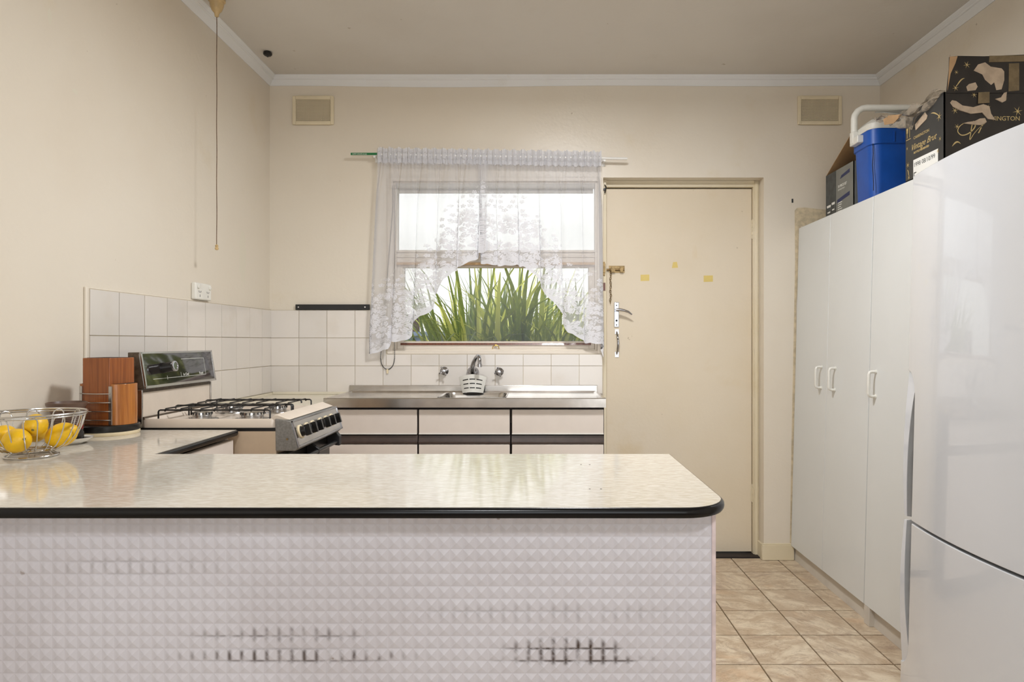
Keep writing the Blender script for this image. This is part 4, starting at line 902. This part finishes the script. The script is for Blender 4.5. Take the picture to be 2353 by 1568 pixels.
# ---------------------------------------------------------------- tall white cupboards (leaning back a little)
CX = 1.383; LEAN = R(1.4)
def tall(y0, y1, lb, doors, leg):
    t = thing('tall_cupboard', lb, 'cupboard', (CX, (y0+y1)/2, .004), 'tall white cupboards along the wall')
    part('carcass', MB().box(CX+.018, CX+.405, y0, y1, .085, 1.796), M['cabwhite'], t)
    part('kickboard', MB().box(CX+.022, CX+.036, y0, y1 if not leg else y1-.045, .001, .085), M['kick'], t)
    part('side_leg', MB().box(CX+.001, CX+.40, y1-.045, y1, .001, .078) if leg else MB().box(CX+.03, CX+.40, y1-.016, y1, .001, .085), M['kick'], t, bv=.001)
    for (a, c, hy) in doors:
        d = part('cupboard_door', MB().box(CX, CX+.017, a+.0012, c-.0012, .079, 1.799), M['cabwhite'], t, bv=.0015)
        z0, z1 = .958, 1.060
        pts = [(CX, hy, z1)]+[(CX-.028+.012*(1-math.sin(R(k))), hy, z1-.012*(1-math.cos(R(k)))) for k in (0, 30, 60, 90)]+[(CX-.028+.012*(1-math.cos(R(k))), hy, z0+.012*(1-math.sin(R(k)))) for k in (0, 30, 60, 90)]+[(CX, hy, z0)]
        part('bow_handle', MB().tube([(CX+.002, hy, z1), (CX-.018, hy, z1), (CX-.026, hy, z1-.003), (CX-.030, hy, z1-.012), (CX-.030, hy, z0+.012), (CX-.026, hy, z0+.003), (CX-.018, hy, z0), (CX+.002, hy, z0)], .0062, 10).cyl((CX, hy, z1), (CX-.003, hy, z1), .009, 12).cyl((CX, hy, z0), (CX-.003, hy, z0), .009, 12), M['plasticwhite'], d, smooth=True)
    t.rotation_euler = (0, LEAN, 0); return t
tall(2.829, 3.632, 'tall white cupboard with paired doors against the back wall', [(3.24, 3.632, 3.296), (2.829, 3.24, 3.146)], False)
tall(2.02, 2.826, 'tall white cupboard standing beside the fridge, single handle showing', [(2.42, 2.826, 2.772), (2.02, 2.42, 2.10)], True)

# ---------------------------------------------------------------- fridge
FX0 = 1.078; FY0, FY1 = 1.345, 1.99
fr = thing('fridge', 'white bottom-freezer fridge with recessed grey side grips', 'fridge', (FX0, 1.67, .002))
part('body', MB().box(FX0+.068, FX0+.66, FY0+.004, FY1-.004, .03, 1.671), M['fridge'], fr, bv=.006)
part('seal', MB().box(FX0+.058, FX0+.069, FY0+.012, FY1-.012, .06, 1.66), M['fridgegrey'], fr)
for yy in (FY0+.06, FY1-.06): part('foot', MB().cyl((FX0+.10, yy, 0), (FX0+.10, yy, .032), .02, 14), M['blackmatte'], fr)
def fdoor(poly, sgn):
    me = MB().prism(poly, FX0, FX0+.058, 'x').mesh('fridge_door'); bm = bmesh.new(); bm.from_mesh(me)
    for k in range(1, 22):
        yv = FY0+(FY1-FY0)*k/22
        bmesh.ops.bisect_plane(bm, geom=bm.verts[:]+bm.edges[:]+bm.faces[:], dist=1e-5, plane_co=(0, yv, 0), plane_no=(0, 1, 0))
    yc, hw = (FY0+FY1)/2, (FY1-FY0)/2
    for v in bm.verts:
        if v.co.x < FX0+.02: v.co.x -= .034*(1-((v.co.y-yc)/hw)**2)
    bm.to_mesh(me); bm.free()
    d = part('fridge_door', me, M['fridge'], fr, smooth=True, bv=.006, seg=3)
    for p in d.data.polygons: p.use_smooth = True
    d.data.set_sharp_from_angle(angle=R(30)); return d
NY = 1.934
cu = [(NY+.056*(1-math.cos(R(a))), 1.025+.075*math.sin(R(a))) for a in range(0, 91, 10)]
up = fdoor([(FY0, .668), (NY, .668)]+cu+[(FY1, 1.676), (FY0, 1.676)], 1)
cl = [(NY+.056*(1-math.cos(R(a))), .312-.072*math.sin(R(a))) for a in range(0, 91, 10)]
lw = fdoor([(FY0, .05), (FY1, .05)]+cl[::-1]+[(NY, .660), (FY0, .660)], -1)
for d, z0, z1, top in ((up, .670, 1.10, 1), (lw, .24, .658, 0)):
    n = 18; gr = []; wl_ = []
    for k in range(n+1):
        f_ = k/n; z_ = z0+(z1-z0)*f_; g = f_ if top else 1-f_       # g=1 at the tapered end
        bow_ = .012*math.sin(math.pi*min(1, .12+g*.88)); lw_ = .012+.020*g+.018*g**6; x0_ = FX0+.004-bow_
        yl = FY1-lw_                                                   # inner edge of the white lip
        wl_.append([(x0_, FY1, z_), (x0_+.001, yl, z_), (FX0+.012, yl-.001, z_), (FX0+.050, FY1-.001, z_)])
        gr.append([(x0_+.0015, yl+.0005, z_), (FX0+.020, max(NY-.006, yl-.012), z_), (FX0+.036, NY-.010, z_), (FX0+.056, NY-.010, z_), (FX0+.056, FY1-.003, z_)])
    for nm, rows, mt in (('grip_lip', wl_, M['fridge']), ('grip_recess', gr, M['fridgegrey'])):
        q = len(rows[0]); vs = [p for r_ in rows for p in r_]
        part(nm, MB().add(vs, [(k*q+i_, k*q+(i_+1) % q, (k+1)*q+(i_+1) % q, (k+1)*q+i_) for k in range(n) for i_ in range(q)]+[tuple(range(q)), tuple(n*q+i_ for i_ in range(q))[::-1]]), mt, d, smooth=True)
fr.rotation_euler = (0, R(1.5), 0)

# ---------------------------------------------------------------- things on top of the cupboards
TZ = 1.802
def star(Mx, r, n=6):
    p = []
    for k in range(2*n): a = math.pi*k/n+.2; q_ = r if k % 2 == 0 else r*.16; p.append((q_*math.cos(a), q_*math.sin(a)))
    return MB().prism(p, 0, .0004, 'z').xf(Mx)
def swoosh(Mx, pts, w):
    P_ = [Vector(p) for p in pts]; up_s = []
    for i in range(len(P_)-1):       # Catmull-Rom smoothing of the stroke
        a, b_, c_, d_ = P_[max(0, i-1)], P_[i], P_[i+1], P_[min(len(P_)-1, i+2)]
        for q_ in range(4):
            t_ = q_/4; up_s.append(tuple(.5*((2*b_)+(c_-a)*t_+(2*a-5*b_+4*c_-d_)*t_**2+(3*b_-a-3*c_+d_)*t_**3)))
    pts = up_s+[tuple(P_[-1])]
    m_ = MB(); n_ = len(pts); L_ = []
    for i, (x_, y_) in enumerate(pts):
        a = Vector(pts[max(0, i-1)]); b_ = Vector(pts[min(n_-1, i+1)]); d = (b_-a).normalized(); ww = w*math.sin(math.pi*(i+.35)/(n_-.3))+.0003
        L_ += [(x_-d.y*ww, y_+d.x*ww, .0003), (x_+d.y*ww, y_-d.x*ww, .0003)]
    m_.add(L_, [(2*i, 2*i+1, 2*i+3, 2*i+2) for i in range(n_-1)]); return m_.xf(Mx)
BX_, BXe, BY_, BYe, BT = 1.437, 1.80, 2.357, 2.602, 2.063
wc = thing('wine_carton', 'torn black and gold wine carton with open flaps beside the blue cooler', 'carton', ((BX_+BXe)/2, (BY_+BYe)/2, TZ))
m = MB().box(BX_, BXe, BY_, BY_+.004, TZ, BT).box(BX_+.004, BXe, BYe-.004, BYe, TZ, BT).box(BXe-.004, BXe, BY_, BYe, TZ, BT).box(BX_, BXe, BY_, BYe, TZ, TZ+.004)
part('carton_wall', m, M['carton'], wc)
part('carton_side', MB().box(BX_, BX_+.004, BY_, BYe, TZ, BT), M['cartonside'], wc)
P2 = lambda px, py, y_=BY_: (PX(px, y_), PZ(py, y_))
fl = part('front_flap', MB().prism([P2(2174, 214), P2(2180, 160), P2(2181, 131), P2(2200, 129), P2(2260, 130), P2(2352, 126), (BXe, PZ(124, BY_)), (BXe, PZ(214, BY_))], BY_-.003, BY_+.001, 'y'), M['carton'], wc)
part('flap_edge', MB().prism([P2(2176, 209), P2(2183, 170), P2(2194, 146), P2(2199, 130), P2(2181, 131), P2(2179, 165)], BY_-.0036, BY_-.003, 'y'), M['card'], fl)
part('side_flap', MB().add([(BX_, BYe, BT-.002), (BX_-.02, 2.72, BT+.05), (BX_-.005, 2.83, BT+.088), (BX_+.2, 2.82, BT+.10), (BX_+.3, BYe, BT), (BX_, BYe, BT+.002), (BX_-.02, 2.72, BT+.054), (BX_-.005, 2.83, BT+.092), (BX_+.2, 2.82, BT+.104), (BX_+.3, BYe, BT+.004)],
     [(0, 1, 2, 3, 4), (9, 8, 7, 6, 5), (0, 5, 6, 1), (1, 6, 7, 2), (2, 7, 8, 3), (3, 8, 9, 4), (4, 9, 5, 0)]), M['greycard'], wc)
tears = [[(2236, 163), (2246, 149), (2262, 144), (2275, 154), (2300, 158), (2306, 165), (2306, 185), (2300, 206), (2288, 208), (2283, 190), (2276, 196), (2262, 184), (2256, 172)],
         [(2219, 200), (2225, 194), (2240, 190), (2245, 200), (2240, 208), (2222, 210)],
         [(2183, 236), (2187, 231), (2196, 233), (2210, 243), (2235, 247), (2258, 240), (2272, 245), (2276, 262), (2286, 276), (2270, 274), (2256, 259), (2230, 262), (2205, 254), (2190, 246)],
         [(2213, 284), (2222, 281), (2238, 279), (2250, 273), (2262, 272), (2266, 281), (2255, 288), (2238, 287)],
         [(2286, 228), (2300, 224), (2306, 214), (2312, 212), (2310, 232), (2302, 236)]]
for i, tp in enumerate(tears):
    on = fl if tp[0][1] < 211 else wc
    part('torn_patch', MB().prism([P2(*p) for p in tp], BY_-.0037, BY_-.0028 if on is fl else BY_+.0001, 'y'), M['tear'], on)
for (x0, x1, y0, y1), on in (((2271, 2354, 128, 144), fl), ((2316, 2340, 146, 211), fl), ((2246, 2272, 212, 239), wc)):
    part('parcel_tape', MB().prism([P2(x0, y1), P2(x1, y1-2), P2(x1, y0), P2(x0+1, y0+1)], BY_-.0042, BY_-.0026, 'y'), plain('brown_parcel_tape', (112, 96, 70), .25, var=.15, sc=30), on)
FMy = lambda px, py, off=.0032: frame((PX(px, BY_), BY_-off, PZ(py, BY_)), (1, 0, 0), (0, 0, 1))
m = MB()
for px, py, r_ in ((2220, 150, .013), (2196, 167, .008), (2194, 203, .012), (2194, 254, .013), (2199, 291, .010), (2238, 218, .011), (2338, 256, .018), (2270, 246, .01), (2310, 226, .007)): m.merge(star(FMy(px, py, .0041 if py < 211 else .0006), r_))
m.merge(swoosh(FMy(2194, 203, .0036), [(.002+.03*k/8, .004+.03*math.sin(math.pi*.5*k/8)) for k in range(9)], .0018))
m.merge(swoosh(FMy(2190, 338, .0006), [(-.004+.03*k/8, .002+.016*math.sin(math.pi*.8*k/8)) for k in range(9)], .0025))
V = [(.075, .028), (.05, .034), (.02, .03), (.002, .016), (-.002, .0), (.012, -.012), (.035, -.006), (.055, .012), (.06, .03), (.052, .036), (.047, .02), (.043, -.005), (.040, -.028), (.055, -.006), (.075, .016), (.095, .03)]
m.merge(swoosh(FMy(2202, 303, .0006), V, .0016))
m.merge(text_mb('i', .045, FMy(2245, 306, .0004), shear=.5))
part('gold_print', m, M['gold'], wc)
part('gold_lettering', text_mb('VINGTON', .022, FMy(2278, 277, .0004)), M['gold'], wc)
FMx = lambda y_, z_, off=.0006: frame((BX_-off, y_, z_), (0, -1, 0), (0, 0, 1))
m = MB()
for y_, z_, r_ in ((2.385, 1.985, .016), (2.59, 1.93, .007), (2.585, 1.865, .011), (2.38, 1.905, .009), (2.393, 1.865, .010), (2.578, 1.815, .009)): m.merge(star(FMx(y_, z_), r_))
m.merge(swoosh(FMx(2.385, 1.985), [(-.05+.05*k/8, .024*math.cos(math.pi*.5*k/8)+.004) for k in range(9)], .002))
m.merge(swoosh(FMx(2.576, 1.817), [(-.012+.012*k/8, .03*math.cos(math.pi*.5*k/8)) for k in range(9)], .0015))
for dx, zz in ((0, .05), (.016, .052)): m.merge(MB().box(dx-.0012, dx+.0012, .012, zz-.006, 0, .0004).xf(FMx(2.589, 1.957)))
m.merge(MB().box(-.008, .024, .004, .0065, 0, .0004).xf(FMx(2.589, 1.957))); m.merge(MB().prism([(.010, .044), (.016, .053), (.022, .044), (.016, .047)], 0, .0004, 'z').xf(FMx(2.589, 1.957))); m.merge(MB().prism([(-.006, .05), (.006, .05), (.0045, .032), (0, .026), (-.0045, .032)], 0, .0004, 'z').xf(FMx(2.589, 1.957)))
part('gold_print', m, M['gold'], wc)
m = text_mb('CARRINGTON', .0155, FMx(2.547, 1.952)).merge(text_mb('Vintage Brut', .032, FMx(2.566, 1.913), shear=.45)).merge(text_mb('BOTTLE FERMENTED', .0105, FMx(2.545, 1.897), bold=.0003))
part('gold_lettering', m, M['gold'], wc)
lbz = MB().box(2.39, 2.547, 1.805, 1.880, 0, 1); lab = part('paper_label', MB().box(BX_-.0008, BX_-.0001, 2.392, 2.548, 1.80, 1.874), M['paper'], wc)
part('label_print', text_mb('1998 08/10/99', .0235, FMx(2.546, 1.846, .001)).merge(MB().box(.002, .018, .016, .0195, 0, .0004).box(.002, .0055, -.004, .0195, 0, .0004).xf(FMx(2.546, 1.806, .001))), M['ink'], lab)
part('torn_patch', MB().prism([(2.535, 2.005), (2.47, 2.03), (2.455, 2.012), (2.46, 2.002), (2.53, 1.982)], BX_-.0022, BX_-.0002, 'x'), M['tear'], wc)
rn = random.Random(5)
def film(u, v):
    y_ = 2.36+.46*u; return (BX_-.012+.03*v*v-.02*(v > .6)+.012*math.sin(u*17+v*4), y_, BT+.012+.085*max(0, (u-.45))-.07*(1-v)*(1.2-abs(u-.45)*2.2 if abs(u-.45) < .5 else 0)+.010*math.sin(u*29)*math.sin(v*9+u*5))
part('clear_tape', MB().grid(34, 10, film), M['film'], wc, label='crumpled clear packing tape')
part('torn_cardboard', MB().prism([(2.60, BT+.004), (2.70, BT+.032), (2.74, BT+.03), (2.73, BT+.004), (2.66, BT-.012)], BX_-.016, BX_-.013, 'x'), M['card'], wc)
# cooler
KX, KXe, KY, KYe = 1.456, 1.80, 2.905, 3.10
ck = thing('cooler', 'blue plastic cooler with white lid and swing handle on the cupboard', 'cooler', ((KX+KXe)/2, (KY+KYe)/2, TZ))
def loft(levels):
    k = len(levels[0][0]); vs = [(p[0], p[1], z_) for rg, z_ in levels for p in rg]
    return MB().add(vs, [(i*k+j, i*k+(j+1) % k, (i+1)*k+(j+1) % k, (i+1)*k+j) for i in range(len(levels)-1) for j in range(k)]+[tuple(range(k))[::-1], tuple((len(levels)-1)*k+j for j in range(k))])
def rr(d, r): return rrect(KX+d, KXe-d, KY+d, KYe-d, r, 8)
part('tub', loft([(rr(.022, .035), TZ), (rr(.014, .04), TZ+.01), (rr(.006, .045), TZ+.235), (rr(.006, .045), TZ+.240), (rr(0, .045), TZ+.244), (rr(0, .045), TZ+.309)]), M['blue'], ck, smooth=True)
m = MB()
for x_ in (1.555, 1.60, 1.64, 1.70): m.box(x_-.002, x_+.002, KY-.003, KY+.004, TZ+.25, TZ+.295)
part('rim_ribs', m, M['blue'], ck)
crk = [(0, .245), (.002, .20), (-.002, .15), (.001, .11), (.004, .07), (.003, .04)]
m = MB(); pts = [(KX+.012, KY+.012, TZ+z_) for d_, z_ in crk]
part('crack', MB().tube([(KX+.0135+d_*.5, KY+.0135-d_*.5, TZ+z_) for d_, z_ in crk], .0016, 6), M['black'], ck)
part('lid', loft([(rr(-.002, .046), TZ+.309), (rr(-.004, .046), TZ+.318), (rr(-.002, .046), TZ+.336), (rr(.012, .04), TZ+.348), (rr(.03, .03), TZ+.364), (rr(.036, .03), TZ+.366)]), M['coolwhite'], ck, smooth=True)
hy = (KY+KYe)/2+.03; hz = TZ+.448; hx0, hx1 = KX-.014, KXe+.012
hp = [(hx0, hy, TZ+.29), (hx0, hy, hz-.06)]+[(hx0+.055*(1-math.cos(R(a))), hy, hz-.06+.052*math.sin(R(a))) for a in (20, 45, 70, 90)]+[(hx1-.055*(1-math.cos(R(a))), hy, hz-.06+.052*math.sin(R(a))) for a in (90, 70, 45, 20)]+[(hx1, hy, hz-.06), (hx1, hy, TZ+.29)]
part('handle', MB().tube(hp, .0145, 12), M['coolwhite'], ck, smooth=True)
part('pivot_block', MB().box(hx0-.012, KX+.004, hy-.055, hy+.02, TZ+.268, TZ+.302).box(hx0-.014, hx0+.012, hy-.016, hy+.016, TZ+.275, TZ+.33), M['coolwhite'], ck, bv=.004)
part('pivot_block', MB().box(KXe-.004, hx1+.012, hy-.02, hy+.02, TZ+.272, TZ+.305), M['coolwhite'], ck, bv=.004)
# dinner-set box
GX, GXe, GY, GYe, GT = 1.50, 1.79, 3.16, 3.46, 2.038
db = thing('dinnerware_box', 'grey dinnerware box with brown inner flap raised, behind the blue cooler', 'box', ((GX+GXe)/2, (GY+GYe)/2, TZ))
part('box_walls', MB().box(GX, GXe, GY, GY+.004, TZ, GT).box(GX, GXe, GYe-.004, GYe, TZ, GT).box(GXe-.004, GXe, GY, GYe, TZ, GT).box(GX, GX+.004, GY, GYe, TZ, GT).box(GX, GXe, GY, GYe, TZ, TZ+.004), M['greycard'], db)
part('photo_panel', MB().box(GX-.0006, GX, 3.345, GYe, TZ, GT), M['darkcard'], db)
part('raised_flap', MB().prism([(GYe, GT-.002), (GYe-.004, GT+.002), (3.19, 2.172), (3.19, 2.168)], GX, GXe, 'x'), M['card'], db)
DM = lambda y_, z_: frame((GX-.0008, y_, z_), (0, -1, 0), (0, 0, 1))
m = text_mb('20 PIECE SET', .017, DM(3.322, 1.945), bold=.0003).merge(text_mb('SERVICE FOR 4', .011, DM(3.322, 1.930)))
for k in range(6): m.merge(MB().box(0, .045-.006*(k % 3), 0, .004, 0, .0004).xf(DM(3.322, 1.868-k*.0105)))
part('box_lettering', m, M['whiteink'], db)
part('navy_ribbon', MB().prism([(3.335, 1.870), (3.33, 1.888), (3.20, 1.905), (3.20, 1.886)], GX-.0007, GX, 'x').prism([(3.30, 1.985), (3.285, 2.0), (3.20, 2.012), (3.20, 1.995)], GX-.0007, GX, 'x'), M['navy'], db)
for y_, z_, s_ in ((3.425, 1.862, 1.25), (3.375, 1.868, 1.0)):
    part('printed_cup', MB().prism([(y_-.018*s_, z_+.018), (y_+.018*s_, z_+.018), (y_+.012*s_, z_-.022), (y_-.012*s_, z_-.022)], GX-.0009, GX-.0005, 'x'), M['china'], db)
    part('printed_cup_band', MB().prism([(y_-.016*s_, z_+.006), (y_+.016*s_, z_+.006), (y_+.013*s_, z_-.015), (y_-.013*s_, z_-.015)], GX-.0011, GX-.0008, 'x'), M['darkcard'], db)

# ---------------------------------------------------------------- garden outside the window
single('ground', MB().box(-14, 14, 3.87, 30, -.25, -.2), M['grass'], kind='structure')
hs = thing('neighbour_house', 'white rendered house wall beyond the garden', 'house', (0, 9, -.2))
part('rendered_wall', MB().grid(60, 60, lambda u, v: (-7+14*u, 9+.012*math.sin(v*60*.55+.8*math.sin(u*19)), -.2+5.6*v)).box(-7, 7, 9.05, 9.2, -.2, 5.4), M['boards'], hs, smooth=True)
fn = thing('paling_fence', 'dark timber paling fence behind the strappy plants', 'fence', (-1.2, 6.6, -.2))
for k in range(9): part('paling', MB().box(-2.3+k*.13, -2.3+k*.13+.12, 6.6, 6.62, -.2, 1.46+.01*math.sin(k*3)), M['fencebrown'], fn)
part('rail', MB().box(-2.35, -1.1, 6.62, 6.66, .9, .98), M['fencebrown'], fn)
single('garden_tub', loft([(rrect(-1.22, -.82, 5.9, 6.3, .05), -.2), (rrect(-1.26, -.78, 5.86, 6.34, .05), 1.22), (rrect(-1.28, -.76, 5.84, 6.36, .05), 1.235), (rrect(-1.28, -.76, 5.84, 6.36, .05), 1.27)]), M['tub'], 'blue-grey tub standing behind the strappy leaves', 'tub', smooth=True)
def strap(L_, wd, lean, curl, rn_):
    n = 12; vs = []; fs = []; p = Vector((0, 0, 0)); a = lean
    for i in range(n+1):
        f_ = i/n; w_ = wd*(.55+.45*min(1, f_*3))*(1-f_**3.0)+.0015
        t_ = Vector((math.sin(a), 0, math.cos(a))); nrm_ = Vector((math.cos(a), 0, -math.sin(a)))
        vs += [p+Vector((0, -w_, 0))-nrm_*.25*w_, p, p+Vector((0, w_, 0))-nrm_*.25*w_]
        p = p+t_*(L_/n); a += curl*(f_**2.4)*3.0/n
    for i in range(n): fs += [(3*i, 3*i+1, 3*i+4, 3*i+3), (3*i+1, 3*i+2, 3*i+5, 3*i+4)]
    return MB().add(vs, fs)
rn = random.Random(21); kinds = []
for k in range(26):
    me = strap(rn.choice([rn.uniform(1.72, 1.98), rn.uniform(1.8, 2.1)]), rn.uniform(.018, .036), rn.uniform(.01, .08), rn.choice([.3, .7, 1.4, 2.2, 3.0, 3.8]), rn).mesh('leaf', True); me.materials.append(M['leaf']); kinds.append(me)
low = []
for k in range(8):
    me = strap(rn.uniform(1.55, 1.85), rn.uniform(.014, .026), rn.uniform(.05, .16), rn.choice([1.5, 2.6, 3.4]), rn).mesh('leaf', True); me.materials.append(M['leaf']); low.append(me)
for cx_, cy_, n_, sp, lb in ((-.46, 4.95, 190, .32, 'clump of strappy green leaves outside, nearest the paling fence side'), (-.10, 4.9, 230, .32, 'tall clump of strappy leaves outside the middle of the window'), (.26, 4.95, 190, .30, 'clump of strappy leaves outside, on the door side of the window')):
    t = thing('strap_leaf_plant', lb, 'plant', (cx_, cy_, -.2), 'strappy plants outside the window')
    for k in range(n_):
        a = rn.uniform(0, 6.28); r_ = sp*math.sqrt(rn.random()); me = rn.choice(kinds) if rn.random() < .78 else rn.choice(low); s_ = rn.uniform(.86, 1.06)*(.92 if cx_ > .2 else 1)
        inst('leaf', me, t, (cx_+r_*math.cos(a), cy_+r_*math.sin(a)*.8, -.2), (s_, s_, s_), (0, 0, a+rn.uniform(-.7, .7)))

# ---------------------------------------------------------------- unseen ceiling lamps added to light the room (above and behind the frame)
def oyster(name, x, y, lb, power, col_):
    t = thing(name, lb, 'lamp', (x, y, CZ-.10))
    part('lamp_base', MB().lathe([(.17, CZ), (.17, CZ-.02), (.16, CZ-.022)], (x, y, 0), 32), M['plasticwhite'], t, smooth=True)
    part('lamp_shade', MB().lathe([(.16, CZ-.022), (.155, CZ-.05), (.12, CZ-.08), (.06, CZ-.095), (0, CZ-.098)], (x, y, 0), 32), M['lampglow'], t, smooth=True)
    l = lamp('added_lamp_bulb', 'AREA', (0, 0, -.012), (0, 0, 0), power, col_, shape='DISK', size=.30); l.parent = t; return t
oyster('added_ceiling_light', .2, 2.2, 'added unseen round white ceiling light over the kitchen', 36, (.97, .98, 1))
oyster('added_ceiling_light', -.15, -.75, 'added unseen round white ceiling light over the living area', 35, (.93, .965, 1))
